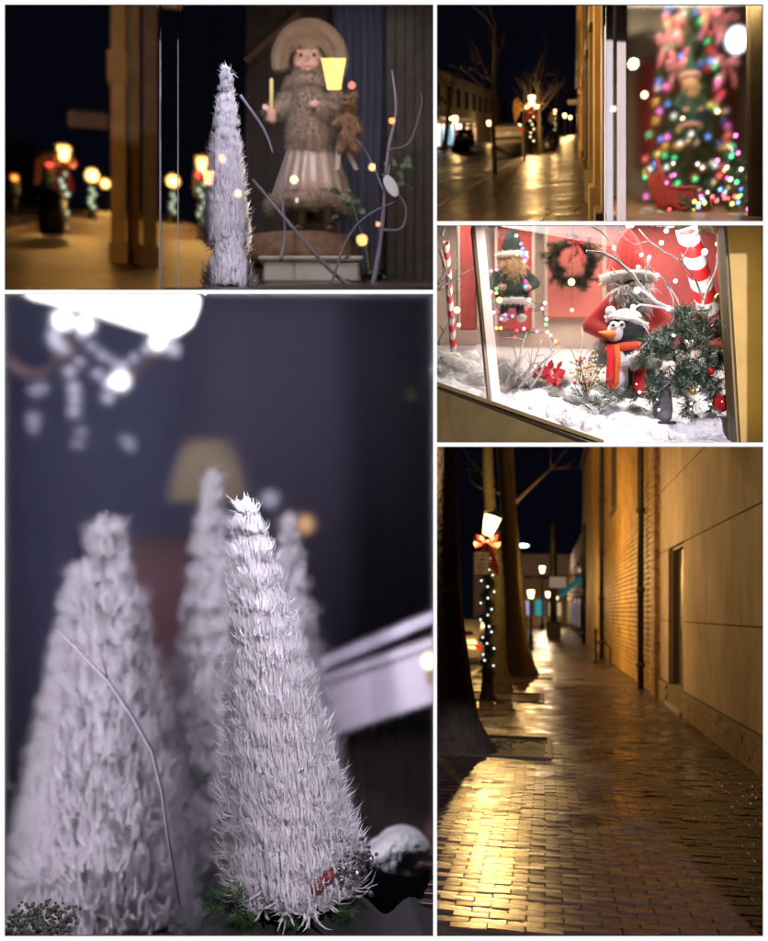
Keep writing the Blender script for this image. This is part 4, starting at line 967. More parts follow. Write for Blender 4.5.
b = MB(); b.hexa([W(606.5, 222, 5.6), W(613, 222, 5.6), W(613, 222, 5.75), W(606.5, 222, 5.75), W(606.5, 3, 5.6), W(613, 3, 5.6), W(613, 3, 5.75), W(606.5, 3, 5.75)]); b.build('upright', mat('grey_white_paint', (.5, .48, .45), .5), mu, org=mu.location)
b = MB(); b.hexa([W(617, 222, 5.62), W(626, 222, 5.62), W(626, 222, 5.7), W(617, 222, 5.7), W(617, 3, 5.62), W(626, 3, 5.62), W(626, 3, 5.7), W(617, 3, 5.7)]); b.build('inner_upright', cream, mu, org=mu.location)

# ---- panes with a lean, so that they mirror the lamps of the plaza in front
def pane(x0, y0, x1, y1, Yt, Yb, label, refl=1.0, th=.012):
    g = MB(); k = V((0, th, 0)); p = [W(x0, y1, Yb), W(x1, y1, Yb), W(x1, y0, Yt), W(x0, y0, Yt)]
    g.hexa([p[0], p[1], p[1] + k, p[0] + k, p[3], p[2], p[2] + k, p[3] + k])
    o = g.build('window_pane', glassmat('clear_glass_%g' % refl, (.97, .97, .98), .0, refl)); tag(o, label, 'window pane')
    n = (p[1] - p[0]).cross(p[3] - p[0]).normalized(); return p[0], n
def blur_pane(x0, y0, x1, y1, Y, rough, label):  # rough glass added to blur whatever stands behind it
    g = MB(); k = V((0, .012, 0)); p = [W(x0, y1, Y), W(x1, y1, Y), W(x1, y0, Y), W(x0, y0, Y)]; g.hexa([p[0], p[1], p[1] + k, p[0] + k, p[3], p[2], p[2] + k, p[3] + k])
    return tag(g.build('blur_screen', blurmat('blur_glass_%g' % rough, rough)), label, 'window pane')
blur_pane(627, 4.6, 749, 221, 6.05, .16, 'added blurring pane inside the upper right shop window')
def mirror(pt, pl): p0, n = pl; return pt - n * 2 * (pt - p0).dot(n)
pl3 = pane(606.8, 3.2, 764, 222, 5.32, 5.52, 'clear leaning pane of the upper right shop window', 1.3)
GM = 'lamps on the plaza'
def plaza_lamp(px, py, Y, pl, sz, c, es, label, tall=None):
    """lamp standing on the plaza, its lantern where the pane mirrors it to (px, py)"""
    w = mirror(W(px, py, Y), pl); H = w.z + .15 * sz
    return street_lamp(V((w.x, w.y, 0)), 0, H, 0, c, es, label, GM, sz=sz, clear=.1, globe=True)
for px, py, Y, sz, lab in ((645, 91, 22, 1.0, 'plaza lamp mirrored beside the red cupboard'), (718, 109, 30, .9, 'plaza lamp mirrored beside the brown dresser'), (634, 58, 16, 1.1, 'plaza lamp mirrored below the lace valance'), (683, 116, 34, .9, 'plaza lamp mirrored on the green gnome'), (614, 106, 26, .9, 'plaza lamp mirrored at the pale window mullion')):
    plaza_lamp(px, py, Y, pl3, sz * .42, (1, .8, .5), 26, lab)
room_fill(690, 3.6, 6.6, 110, 1.6, 30, (1, .80, .55)); fill_strip(632, 745, 219.5, 219.5, 6, (1, .8, .6), 6.12); fill_strip(746, 746, 8, 216, 8, (1, .82, .62), 6.12); fill_strip(631, 631, 8, 216, 8, (1, .82, .62), 6.12)  # added fill lights for the upper right display, sources unseen

# ------------------------------------------------------------------ doll and feather tree in a window at a street corner (upper left opening)
S1 = Street(134, 199, 1.5)
b = MB(); S1.sheet(b, -4.6, 4.0, 12.5, 200, 0, 1, 20)  # part behind the window stands in for the mirrored pavement
struct('pavement', b, brickmat('amber_brick_pavement', (.11, .06, .032), (.08, .045, .026), (.03, .02, .012), 2.0, .4, (.9, .36, .5)))
b = MB(); S1.sheet(b, -16, -4.75, 12.5, 200, -.12, 1, 10); struct('road', b, mat('road_asphalt'))
b = MB(); v = 13
while v < 80: S1.box(b, -4.75, -4.605, v, v + .98, -.2, .006); v += 1
struct('kerb', b, mat('granite_kerb'))
amber = mat('amber_stone', (.36, .22, .08), .65, noise=(1.2, .3), bump=(10, .4))
cb = thing('corner_colonnade', 'amber lamplit stone columns of the corner building', 'building', S1.P(0, 24, 0)); og = cb.location.copy()
for u0, u1, v0, v1, m_ in ((-.52, -.2, 24, 25, amber), (-.16, .12, 24.3, 25, amber), (.2, .5, 23, 24, mat('brown_stone', (.10, .065, .04), .7, noise=(1.5, .3)))):
    b = MB(); S1.box(b, u0, u1, v0, v1, .45, 6.6); c_ = b.build('column', m_, cb, org=og)
    b = MB(); S1.box(b, u0 - .05, u1 + .05, v0 - .06, v1 + .06, -.05, .45); b.build('column_base', m_, c_, org=og)
    if u0 < -.4: b = MB(); S1.box(b, u0 - .08, u1 + .02, v0 - .1, v1 + .1, 4.2, 4.9); b.build('capital', m_, c_, org=og)
b = MB(); S1.box(b, -.45, 1.2, 24.6, 27, 6.6, 7.6); b.build('beam', mat('brown_stone'), cb, org=og)
sg = thing('projecting_board', 'long pale signboard projecting from the amber column', 'sign', S1.P(-.3, 26, 3.7), S1.rz)
b = MB(); b.cbox((-.75, .8, -.05), (1.2, .12, .4), .03); b.build('board', mat('dull_board', (.22, .15, .09), .7), sg)
b = MB(); b.tube([(-1.3, .8, .2), (.1, .8, .2)], .03); b.build('arm', iron, sg)
GL1 = 'lamps beyond the amber columns'
A1 = (1, .50, .12)
pearl = emat('pale_green_globe_bulb', (.72, .85, .55), 1.1)
for px, py, lab in ((69, 151, 'street lamp with pale globe lights left of the amber columns'), (95, 170, 'second lamp up the street left of the amber columns'), (107, 180, 'farthest lamp close to the amber columns'), (199, 152, 'street lamp added behind the white feather tree for a mirrored one'), (171, 170, 'far lamp added just behind the glass edge for a mirrored one')):  # last two lamps are added in place of reflections in the window
    Y = 2000.0 / (199 - py); u = (px - 134) / F * Y
    street_lamp(S1.P(u, Y, 0), S1.rz, 3.5, 2000 if Y < 50 else 2400, A1, 9, lab, GL1, strand=(7, .1, pearl) if Y < 50 else ((5, .14, pearl) if Y < 75 else None), sz=1.25 if Y < 50 else 1.9, bow=1.3 if px == 69 else 0, globe=Y > 50)
def signal(loc, H, label, c, s=1.0):
    t = thing('traffic_signal', label, 'traffic light', loc, S1.rz, 'traffic signals down the street')
    b = MB(); b.tube([(0, 0, 0), (0, 0, H - .3)], .07 * s, 8); b.build('pole', iron, t, True)
    b = MB(); b.cbox((0, 0, H), (.36 * s, .3 * s, 1.0 * s), .05); b.build('housing', iron, t)
    for i, m_ in enumerate((emat('signal_' + c, (1, .06, .05) if c == 'red' else (1, .28, .05), 4), mat('signal_off_amber', (.1, .05, .01), .3), mat('signal_off_green', (.01, .06, .03), .3))):
        b = MB(); b.ball((0, -.16 * s, H + (.3 - .3 * i) * s), (.13 * s, .06 * s, .13 * s)); b.build('lens', m_, t, True)
    return t
Y = 55; signal(S1.P((56 - 134) / F * Y, Y, 0), 2.6, 'red traffic signal beside the lamp with globe lights', 'red', 1.4)
Y = 70; signal(S1.P((25 - 134) / F * Y, Y, 0), 1.9, 'orange-red signal low at the dark road', 'orange', 1.4)
Y = 55; signal(S1.P((196 - 134) / F * Y, Y, 0), 2.55, 'red traffic signal added behind the white feather tree for a mirrored one', 'red', 1.4)  # added in place of the signal's reflection in the window
u, v = S1.G(52, 238)
lb = thing('litter_bin', 'dark round litter bin below the street lamp', 'litter bin', S1.P(u, v, 0), S1.rz)
b = MB(); b.lathe([(.36, .1), (.46, .2), (.48, 1.2), (.42, 1.3)], n=16); b.build('drum', iron, lb, True)
b = MB(); b.lathe([(.5, 1.3), (.52, 1.36), (.3, 1.6), (.1, 1.66)], n=16); b.build('lid', iron, lb, True)
fl = thing('flag_banner', 'orange lamplit flag hung out from the lamp post', 'banner', S1.P(-2.75, 41.4, 2.75), S1.rz)
b = MB(); b.prism([(-.25, 0, .35), (-.65, 0, .3), (-1.0, 0, .05), (-1.05, 0, -.95), (-.85, 0, -.9), (-.75, 0, -.1), (-.35, 0, .0)], .06); b.build('cloth', mat('orange_cloth', (.55, .2, .03), .7), fl)
b = MB(); b.tube([(0, 0, .38), (-1.05, 0, .38)], .03); b.build('bracket', iron, fl)
bd = thing('dark_block', 'dark unlit building across the street corner', 'building', S1.P(-18, 90, 0)); og = bd.location.copy()
b = MB(); S1.box(b, -26, -16.2, 50, 190, -.3, 9); b.build('wall', mat('night_facade', (.04, .033, .03), .8, noise=(.3, .4)), bd, org=og)
for i in range(8):
    v = 60 + i * 13; b = MB(); S1.box(b, -16.3, -16.15, v, v + 5, .8, 2.6); w = b.build('window', glass_dark, bd, org=og); b = MB(); S1.box(b, -16.2, -16.0, v - .2, v + 5.2, .55, .78); b.build('sill', mat('coping_stone'), w, org=og)
street_lamp(S1.P(-4.3, 15.5, 0), S1.rz, 4.4, 420, A1, 9, 'kerb lamp added out of view across from the amber columns to light the near pavement', GL1, sz=1.2)  # lamp added outside the view, its light falls on the near pavement

# window display: dark panelled back, drape, pedestal
brownwood = mat('dark_brown_boards', (.040, .026, .020), .7, noise=(5, .35), bump=(20, .4))
bw1 = thing('board_partition', 'dark brown board partition behind the doll', 'partition', W(330, 289, 8.4)); og = bw1.location.copy()
for i in range(9):
    x0 = 246 + i * 21; b = MB(); b.hexa([W(x0 + .4, 289.5, 8.4), W(min(x0 + 20.6, 433), 289.5, 8.4), W(min(x0 + 20.6, 433), 289.5, 8.44), W(x0 + .4, 289.5, 8.44), W(x0 + .4, 3, 8.4), W(min(x0 + 20.6, 433), 3, 8.4), W(min(x0 + 20.6, 433), 3, 8.44), W(x0 + .4, 3, 8.44)]); b.build('board', brownwood, bw1, org=og)
b = MB(); b.hexa([W(244, 291, 8.45), W(434, 291, 8.45), W(434, 291, 8.5), W(244, 291, 8.5), W(244, 2.5, 8.45), W(434, 2.5, 8.45), W(434, 2.5, 8.5), W(244, 2.5, 8.5)]); b.build('backing', dark, bw1, org=og)
b = MB(); b.tube([W(246, 62, 8.3), W(300, 14, 8.3)], .04, 6); b.build('brace', mat('brace_wood', (.12, .06, .035), .6), bw1, org=og)
dp = thing('blue_drape', 'slate blue drape hanging behind the doll', 'curtain', W(362, 270, 8.2)); P = Px(362, 270, 8.2)
b = MB(); n = 48; vv = []
for i in range(n + 1):
    x = 333 + 52 * i / n
    for j in range(7): vv.append(P(x + 2 * math.sin(j * 1.1), 3 + 268 * j / 6, .05 * math.sin(i * .85) + .02 * math.sin(i * 2.1)))
b.add(vv, [(i * 7 + j, i * 7 + j + 1, i * 7 + 8 + j, i * 7 + 7 + j) for i in range(n) for j in range(6)]); b.build('cloth', mat('slate_blue_cloth', (.075, .085, .17), .85, sheen=.3), dp, True)
b = MB(); b.tube([P(330, 3.6), P(388, 3.6)], .014, 6); b.build('rail', iron, dp)
wp = thing('weathered_shutter', 'dark weathered wooden shutter at the right of the doll', 'shutter', W(410, 289, 7.9)); P = Px(410, 289, 7.9)
for i in range(5):
    b = MB(); b.cbox(P(391 + i * 9.4, 146, 0), (8.9 * P.s, .03, 283 * P.s), .006); b.build('plank', mat('weathered_planks', (.045, .038, .036), .8, noise=(7, .4), bump=(25, .6)), wp)
for y in (60, 220):
    b = MB(); b.cbox(P(410, y, .03), (46 * P.s, .03, 10 * P.s), .005); b.build('ledger', brownwood, wp)
sf = MB(); sf.add([W(158, 289.6, 5.55), W(433, 289.6, 5.55), W(433, 279, 8.3), W(190, 281, 8.3)], [(0, 1, 2, 3)]); struct('window_floor', sf, mat('window_floor_wood', (.06, .04, .03), .4, noise=(5, .3)))
gp = thing('glass_edge_post', 'slim metal glazing post at the window corner', 'post', W(160, 289, 5.6)); og = gp.location.copy()
for nm, x, w in (('glazing_bar', 160.2, 1.0), ('glazing_bead', 178, .6)):
    b = MB(); Y = 5.6; b.hexa([W(x - w, 289, Y), W(x + w, 289, Y), W(x + w, 289, Y + .03), W(x - w, 289, Y + .03), W(x - w, 4.5, Y), W(x + w, 4.5, Y), W(x + w, 4.5, Y + .03), W(x - w, 4.5, Y + .03)]); b.build(nm, mat('dull_steel', (.3, .3, .34), .35, .8), gp, org=og)
# feather tree on a feather mound
P = Px(226, 246, 6.25)
feather_tree(P.loc, 178 * P.s, 26 * P.s, 2400, 41, 'slim white feather tree beside the doll in the window', L=17 * P.s, tip=.3, strands=9, pw=.62, lean=.0, wd=.8)
P = Px(229, 287, 6.2)
feather_tree(P.loc, 58 * P.s, 27 * P.s, 600, 42, 'low white feather mound under the slim feather tree', L=20 * P.s, tip=0, strands=9, name='feather_mound', cat='feather mound', pw=.5, wd=1.2)
# pedestal and drum under the doll
pd = thing('pedestal', 'pale grey painted pedestal block under the doll', 'pedestal', W(313, 289, 7.2)); P = Px(313, 289, 7.2)
b = MB(); b.cbox(P(313, 277, .05), (94 * P.s, .5, 22 * P.s), .02); b.build('block', mat('grey_white_paint'), pd)
b = MB(); b.cbox(P(313, 264.5, .05), (102 * P.s, .56, 4 * P.s), .01); b.build('top', mat('grey_white_paint'), pd)
dk = thing('log_stump', 'round brown wooden stump on the pedestal', 'stump', W(300, 262, 7.2)); P = Px(300, 262, 7.2)
b = MB(); b.lathe([(56 * P.s, 0), (58 * P.s, 6 * P.s), (57 * P.s, 22 * P.s), (54 * P.s, 27 * P.s), (48 * P.s, 28 * P.s)], P(300, 262, .1), 28, sy=.6, wob=lambda a, i: 1 + .03 * math.sin(a * 9) + .02 * math.sin(a * 4)); b.build('wood', mat('stump_bark', (.13, .075, .04), .8, noise=(8, .4), bump=(20, .7, .03)), dk, True)

# the doll
dl = thing('bonnet_doll', 'large doll in fur coat, satin skirt and wide felt bonnet', 'doll', W(312, 236, 7.2)); P = Px(312, 236, 7.2); s = P.s
fur = mat('brown_fur', (.21, .145, .10), .95, noise=(14, .35), sheen=.5); skin = mat('doll_skin', (.62, .36, .27), .55); satin = mat('taupe_satin', (.27, .19, .14), .32, noise=(6, .2), sheen=.4)
b = MB()
b.cap(P(311, 104), P(312, 142), 21 * s, 25 * s, 16); b.ball(P(311, 96), (24 * s, 15 * s, 12 * s))
b.cap(P(293, 97), P(282, 112, -8 * s), 10 * s, 9 * s); b.cap(P(282, 112, -8 * s), P(273, 118, -18 * s), 9 * s, 7 * s)
b.cap(P(330, 97), P(340, 118, -10 * s), 10.5 * s, 9.5 * s); b.cap(P(340, 118, -10 * s), P(323, 116, -24 * s), 9.5 * s, 7.5 * s)
body = blob(b, 'coat', fur, dl, 1.6 * s, 4); fuzz(body, 'coat_fur', 5200, 5.5 * s, .35 * s, fur, dl, random.Random(1), .35)
b = MB(); b.lathe([(17 * s, 0), (20 * s, -10 * s), (27 * s, -30 * s), (35 * s, -55 * s), (41 * s, -78 * s), (40 * s, -79 * s), (12 * s, -60 * s)], P(312, 128), 96, sy=.72, wob=lambda a, i: 1 + .045 * min(i, 4) / 4 * math.sin(a * 17) + .03 * min(i, 4) / 4 * math.sin(a * 7 + i * .5)); b.build('skirt', satin, dl, True)
b = MB(); pts = [P(312, 206) + V((math.cos(a) * 39 * s, math.sin(a) * 28 * s, math.sin(a * 5) * s)) for a in [2 * PI * i / 30 for i in range(31)]]; b.tube(pts, 7 * s, 10, False); hm = b.build('hem', fur, dl, True); fuzz(hm, 'hem_fur', 2200, 6 * s, .35 * s, fur, dl, random.Random(2), .3)
for g, x in ((-1, 300), (1, 328)):
    b = MB(); b.cap(P(x, 200), P(x, 226), 8 * s, 7 * s); b.ball(P(x + g, 231, -5 * s), (8 * s, 13 * s, 5.5 * s)); blob(b, 'boot', mat('brown_leather', (.09, .05, .03), .5), dl, 1.2 * s, 3)
b = MB(); b.ball(P(309, 62), (16 * s, 15 * s, 18 * s), 20, 14); b.cap(P(310, 76), P(311, 90), 8 * s, 9 * s); b.ball(P(307.5, 65, -15 * s), (2.6 * s, 3 * s, 2.8 * s)); b.ball(P(308, 74, -12 * s), (6 * s, 4 * s, 3.5 * s))
for x in (300, 316): b.ball(P(x, 68, -10.5 * s), (5 * s, 5 * s, 4.5 * s)); b.ball(P(x, 56, -12 * s), (4 * s, 3 * s, 1.4 * s))
for x in (293.5, 324.5): b.ball(P(x, 64, 0), (2 * s, 3 * s, 4 * s))
hd = blob(b, 'head', skin, dl, .8 * s, 2)
for x in (302, 315):
    bulb(P(x, 61, -13.8 * s), 2.0 * s, mat('brown_glass_eye', (.03, .015, .01), .08), hd, 'eye')
    b = MB(); b.tube([P(x - 4, 56.5, -13.5 * s), P(x, 55, -14.4 * s), P(x + 4, 56.5, -13.5 * s)], .5 * s, 5); b.build('eyebrow', mat('brown_hair', (.12, .06, .03), .8), hd)
b = MB(); b.tube([P(303.5, 72, -14.6 * s), P(308, 73.2, -15.6 * s), P(312.5, 72, -14.6 * s)], [.4 * s, 1.0 * s, .4 * s], 6); b.build('mouth', mat('doll_lips', (.4, .09, .08), .4), hd, True)
b = MB(); q = random.Random(3)
for i in range(160):
    a = q.uniform(-.25, PI + .25); r = 15.5 * s; p = P(309, 62, -7 * s) + V((math.cos(a) * r, q.uniform(-3, 6) * s, math.sin(a) * r * 1.1)); d = V((math.cos(a) * .5, -.6, -.8)).normalized()
    b.blade([p, p + d * 5 * s, p + d * 9 * s + V((0, 0, -2 * s))], V((0, 0, 1)).cross(d).normalized(), [.8 * s, .7 * s, .1 * s])
b.build('hair', mat('brown_hair'), dl, fix=False)['kind'] = 'stuff'
felt = mat('taupe_felt', (.19, .125, .08), .95, noise=(8, .2), sheen=.4)
b = MB(); b.ball(P(309, 52, 8 * s), (25 * s, 22 * s, 24 * s), 24, 16)
pts = [P(310, 64, -4 * s) + V((math.cos(a) * 33 * s, -4 * s * math.sin(a), math.sin(a) * 34 * s)) for a in [-.35 + (PI + .6) * i / 22 for i in range(23)]]
b.tube(pts, [4.5 * s + 3 * s * math.sin(PI * i / 22) for i in range(23)], 10)
pts2 = [P(310, 64, 3 * s) + V((math.cos(a) * 28 * s, 0, math.sin(a) * 29 * s)) for a in [-.2 + (PI + .4) * i / 20 for i in range(21)]]; b.tube(pts2, 8 * s, 10)
bn = blob(b, 'bonnet', felt, dl, 1.4 * s, 5); fuzz(bn, 'bonnet_nap', 1500, 2.6 * s, .25 * s, felt, dl, random.Random(8), .1)
b = MB(); pts = [P(311, 88) + V((math.cos(a) * 19 * s, math.sin(a) * 14 * s, -2 * s * math.sin(a))) for a in [2 * PI * i / 24 for i in range(25)]]; b.tube(pts, 7 * s, 10, False); cl_ = b.build('collar', fur, dl, True); fuzz(cl_, 'collar_fur', 2000, 6 * s, .35 * s, fur, dl, random.Random(5), .2)
hand(dl, P(271.5, 118, -22 * s), 9 * s, skin, (-.5, -.8, .2), flip=-1); hand(dl, P(318, 115, -29 * s), 10 * s, skin, (-.9, -.3, -.1))
b = MB()
for g, x in ((-1, 338), (1, 345)): b.blade([P(343, 140, -20 * s), P(x + 2, 152, -23 * s), P(x + g * 3 + 4, 166, -22 * s), P(x + g * 6 + 6, 176, -20 * s)], V((.9, .3, .1)).normalized(), [1.2 * s, 2.4 * s, 2.8 * s, 2.2 * s])
b.build('ribbon', mat('ivory_ribbon', (.65, .58, .5), .5), dl, True)
cd = thing('candle', 'pale yellow candle held up by the doll', 'candle', W(271.5, 124, 7.02)); P2 = Px(271.5, 124, 7.02)
b = MB(); b.lathe([(2.0 * s, 14 * s), (2.0 * s, 43 * s), (1.4 * s, 44 * s)], P2(271.5, 124, -.0), 12); b.build('wax', mat('yellow_wax', (.6, .5, .16), .4, emit=(.9, .75, .2), es=.12), cd, True)  # wax glows faintly of itself though the candle is unlit
b = MB(); b.lathe([(3 * s, 0), (5.5 * s, 3 * s), (5 * s, 10 * s), (6 * s, 12 * s), (2.5 * s, 14 * s)], P2(271.5, 124), 14); b.build('holder', mat('pink_wood', (.45, .26, .2), .6), cd, True)
b = MB(); b.tube([P2(271.5, 80), P2(271.8, 77)], .4 * s, 5); b.build('wick', mat('black_bead', (.01, .01, .01), .2), cd)
tb = thing('toy_bear', 'small brown fur bear held in the arm of the doll', 'toy bear', W(349, 152, 7.02)); P2 = Px(349, 152, 7.02)
b = MB(); b.cap(P2(349, 140), P2(348, 122), 11 * s, 9 * s, 12); b.ball(P2(348, 104), (9.5 * s, 8 * s, 9 * s)); b.ball(P2(346, 106, -8 * s), (4.5 * s, 4 * s, 3.6 * s))
for x in (341, 355): b.ball(P2(x, 95), 3.6 * s)
b.cap(P2(342, 122, -3 * s), P2(335, 128, -10 * s), 4 * s, 3.6 * s); b.cap(P2(355, 122, -3 * s), P2(359, 134, -8 * s), 4 * s, 3.6 * s); b.cap(P2(343, 146, -3 * s), P2(341, 154, -10 * s), 4.6 * s, 4.2 * s); b.cap(P2(354, 146, -3 * s), P2(356, 154, -10 * s), 4.6 * s, 4.2 * s)
fur2 = mat('chestnut_fur', (.15, .08, .045), .95, noise=(14, .3)); bb_ = blob(b, 'body', fur2, tb, 1.1 * s, 3); fuzz(bb_, 'fur', 1500, 3.6 * s, .3 * s, fur2, tb, random.Random(9), .2)
for x in (344.5, 351): bulb(P2(x, 102, -7.6 * s), 1.1 * s, mat('black_bead', (.01, .01, .01), .2), tb, 'eye')
bulb(P2(346, 104.6, -11.6 * s), 1.4 * s, mat('black_bead', (.01, .01, .01), .2), tb, 'nose')
# twigs, leaves and tag in front of the doll
tw = thing('lilac_twigs', 'pale lilac bare twigs curling in front of the doll', 'twigs', W(330, 289, 6.72)); P = Px(330, 289, 6.72); tm = mat('lilac_twig', (.12, .10, .15), .6)
def px_tube(P, pts, r, dy=0): return [P(x, y, dy) for x, y in pts], r
for pts, r in ((((355, 289), (330, 268), (300, 235), (262, 190), (252, 178)), .016), (((372, 289), (380, 240), (384, 200), (388, 150), (396, 110), (392, 70)), .018), (((281, 260), (284, 230), (281, 190), (286, 150)), .013), (((240, 95), (262, 125), (272, 150)), .012), (((384, 230), (402, 225), (406, 205), (396, 190)), .009), (((330, 289), (345, 240), (365, 215), (395, 200)), .010), (((383, 190), (372, 160), (360, 140), (345, 135)), .007), (((388, 150), (410, 138), (422, 100), (420, 90)), .006)):
    b = MB(); k = [P(x, y, -.02 * i % .1) for i, (x, y) in enumerate(pts)]; fine = []
    for i in range(len(k) - 1):
        p0, p1, p2, p3 = k[max(i - 1, 0)], k[i], k[i + 1], k[min(i + 2, len(k) - 1)]
        for j in range(5):
            t = j / 5; fine.append(.5 * ((2 * p1) + (p2 - p0) * t + (2 * p0 - 5 * p1 + 4 * p2 - p3) * t * t + (3 * p1 - p0 - 3 * p2 + p3) * t ** 3))
    fine.append(k[-1]); b.tube(fine, [r * (1 - .6 * i / len(fine)) for i in range(len(fine))], 7); b.build('twig', tm, tw, True)
lf = thing('leafy_spray', 'dark green leaf spray beside the doll skirt', 'plant', W(370, 289, 6.8)); P = Px(370, 289, 6.8); q = random.Random(21)
b = MB(); b.tube([P(372, 289), P(366, 250), P(356, 215), P(350, 190)], [.012, .01, .007, .004], 6); b.build('stem', mat('leaf_stem', (.05, .07, .03), .6), lf, True)
for i in range(26):
    px, py = q.choice([(q.uniform(335, 372), q.uniform(190, 218)), (q.uniform(350, 385), q.uniform(255, 288)), (q.uniform(385, 412), q.uniform(165, 190))]); p = P(px, py, q.uniform(-.1, .1)); d = V((q.gauss(0, 1), q.gauss(0, .4), q.gauss(0, .6))).normalized(); L = q.uniform(.06, .11); sd = V((0, -1, .2)).cross(d).normalized(); up = V((0, -.15, .1)) * L
    b = MB(); b.blade([p, p + d * L * .3 + up, p + d * L * .65 + up * 1.2, p + d * L], sd, [.003, L * .24, L * .2, .002]); b.build('leaf', leafmat('ivy_leaf', (.025, .06, .03), .2, .4), lf, True)
tg = thing('paper_tag', 'white oval paper tag hanging from a lilac twig', 'tag', W(391, 172, 6.72)); P = Px(391, 172, 6.72)
b = MB(); b.ball(P(391, 186, 0), (6 * P.s, .004, 12 * P.s), 16, 10, Matrix.Rotation(-.5, 3, 'Y')); b.build('card', mat('white_card', (.75, .76, .85), .6), tg, True)
b = MB(); b.tube([P(388, 176), P(390, 165)], .002, 4); b.build('string', mat('white_card', (.75, .76, .85), .6), tg)
# leaning glass and the plaza lamps mirrored in it
blur_pane(252, 4.6, 432.5, 288, 5.92, .085, 'added blurring glass between the slim feather tree and the doll')
blur_pane(5, 5, 214, 289, 5.95, .055, 'added blurring glass beside the glazing post towards the street')
pl1 = pane(160.5, 4.5, 433, 289, 5.33, 5.53, 'clear leaning pane in front of the doll', 1.2)
for px, py, Y, sz, c, es, lab in ((334, 62, 12, .8, (1, .62, .16), 24, 'large plaza lamp mirrored over the doll bonnet'), (294, 176, 26, .5, (1, .7, .3), 26, 'plaza lamp mirrored on the doll skirt'), (372, 164, 30, .5, (1, .65, .25), 24, 'plaza lamp mirrored beside the blue drape'), (362, 235, 26, .7, (1, .5, .15), 26, 'plaza lamp mirrored low beside the doll'), (208, 172, 30, .9, (1, .30, .12), 45, 'orange plaza lamp mirrored on the feather tree'), (238, 190, 34, .6, (1, .3, .15), 40, 'small orange plaza lamp mirrored on the feather tree'), (296, 198, 30, .35, (1, .6, .5), 20, 'small pink plaza lamp mirrored below the doll hand'), (352, 82, 26, .45, (1, .22, .12), 22, 'red plaza lamp mirrored beside the large lamp'), (340, 76, 26, .35, (1, .4, .1), 20, 'small orange plaza lamp mirrored below the large lamp'), (222, 155, 30, .6, (1, .55, .2), 14, 'dim amber plaza lamp mirrored on the feather tree'), (378, 222, 30, .35, (1, .5, .2), 20, 'small amber plaza lamp mirrored beside the leaf spray'), (392, 118, 28, .4, (1, .4, .1), 24, 'orange plaza lamp mirrored on the weathered shutter')):
    w = mirror(W(px, py, Y), pl1); street_lamp(V((w.x, w.y, 0)), 0, w.z + .15 * sz, 0, c, es, lab, GM, sz=sz, clear=.1, globe=sz < .8)
room_fill(235, 3.6, 6.1, 130, .6, 20, (.82, .80, 1.0)); room_fill(330, 3.6, 7.4, 190, .7, 4, (1, .9, .84)); fill_strip(258, 430, 3.7, 3.7, 10, (1, .84, .7), 6.3); fill_strip(432.2, 432.2, 10, 284, 9, (1, .82, .68), 6.2); fill_strip(256, 256, 10, 284, 6, (1, .82, .68), 6.2)  # unseen fill added for the tree and the doll

# ------------------------------------------------------------------ penguin window (middle right opening)
pinkp = mat('salmon_board', (.62, .17, .14), .7, noise=(4, .2)); cream4 = mat('cream_boards', (.66, .52, .44), .7, noise=(4, .15))
quadwall('back_wall', 436, 224.6, 765, 443.2, 8.95, cream4)
for nm, x0, y0, x1, y1, Y, m_, lab in (('salmon_panel', 547, 225, 602, 318, 8.85, pinkp, 'salmon pink panel behind the wreath'), ('crimson_panel', 497, 225, 531, 330, 8.85, redpaint, 'dark red panel behind the gnome in black'), ('rose_panel', 604, 225, 740, 345, 8.85, mat('rose_board', (.45, .08, .08), .7, noise=(3, .3)), 'deep rose panel behind the figure in red'), ('narrow_red_door', 460, 225, 476, 330, 8.6, redpaint, 'narrow red board seen through the far left pane')):
    P = Px((x0 + x1) / 2, y1, Y); t = thing(nm, lab, 'panel', P.loc)
    b = MB(); b.cbox(P((x0 + x1) / 2, (y0 + y1) / 2, 0), ((x1 - x0) * P.s, .05, (y1 - y0) * P.s), .01); b.build('board', m_, t)
    for x in (x0 - 1.5, x1 + 1.5):
        b = MB(); b.cbox(P(x, (y0 + y1) / 2, -.01), (3 * P.s, .08, (y1 - y0) * P.s), .008); b.build('batten', mat('cream_batten', (.66, .5, .42), .6), t)
fl4 = MB(); q = random.Random(40)
def bedpt(x, k):      # k 0 at the sill, 1 at the back wall
    def at(tab): 
        for (a, *pa), (c, *pc) in zip(tab, tab[1:]):
            if x <= c: t = (x - a) / (c - a); return [m + (n - m) * t for m, n in zip(pa, pc)]
        return list(tab[-1][1:])
    f0 = at([(436, 384, 7.3), (606, 443.2, 5.75), (765, 443.2, 5.6)]); f1 = at([(436, 372, 7.9), (606, 405, 6.6), (765, 405, 6.5)]); f2 = at([(436, 345, 8.9), (606, 350, 8.9), (765, 350, 8.9)])
    a, c, t = (f0, f1, k * 2) if k < .5 else (f1, f2, k * 2 - 1); return W(x, a[0] + (c[0] - a[0]) * t, a[1] + (c[1] - a[1]) * t)
NXb, NYb = 90, 34
fl4.v = []
for jj in range(NYb + 1):
    for ii in range(NXb + 1):
        p = bedpt(436.4 + (764.6 - 436.4) * ii / NXb, jj / NYb); w_ = min(1, jj / 4) * min(1, (NYb - jj) / 3)
        fl4.v.append(tuple(p + V((0, 0, w_ * (.05 * math.sin(p.x * 9 + p.y * 4) * math.sin(p.y * 7 + 1) + .03 * math.sin(p.x * 23 + 2) * math.sin(p.y * 19) + q.gauss(0, .006))))))
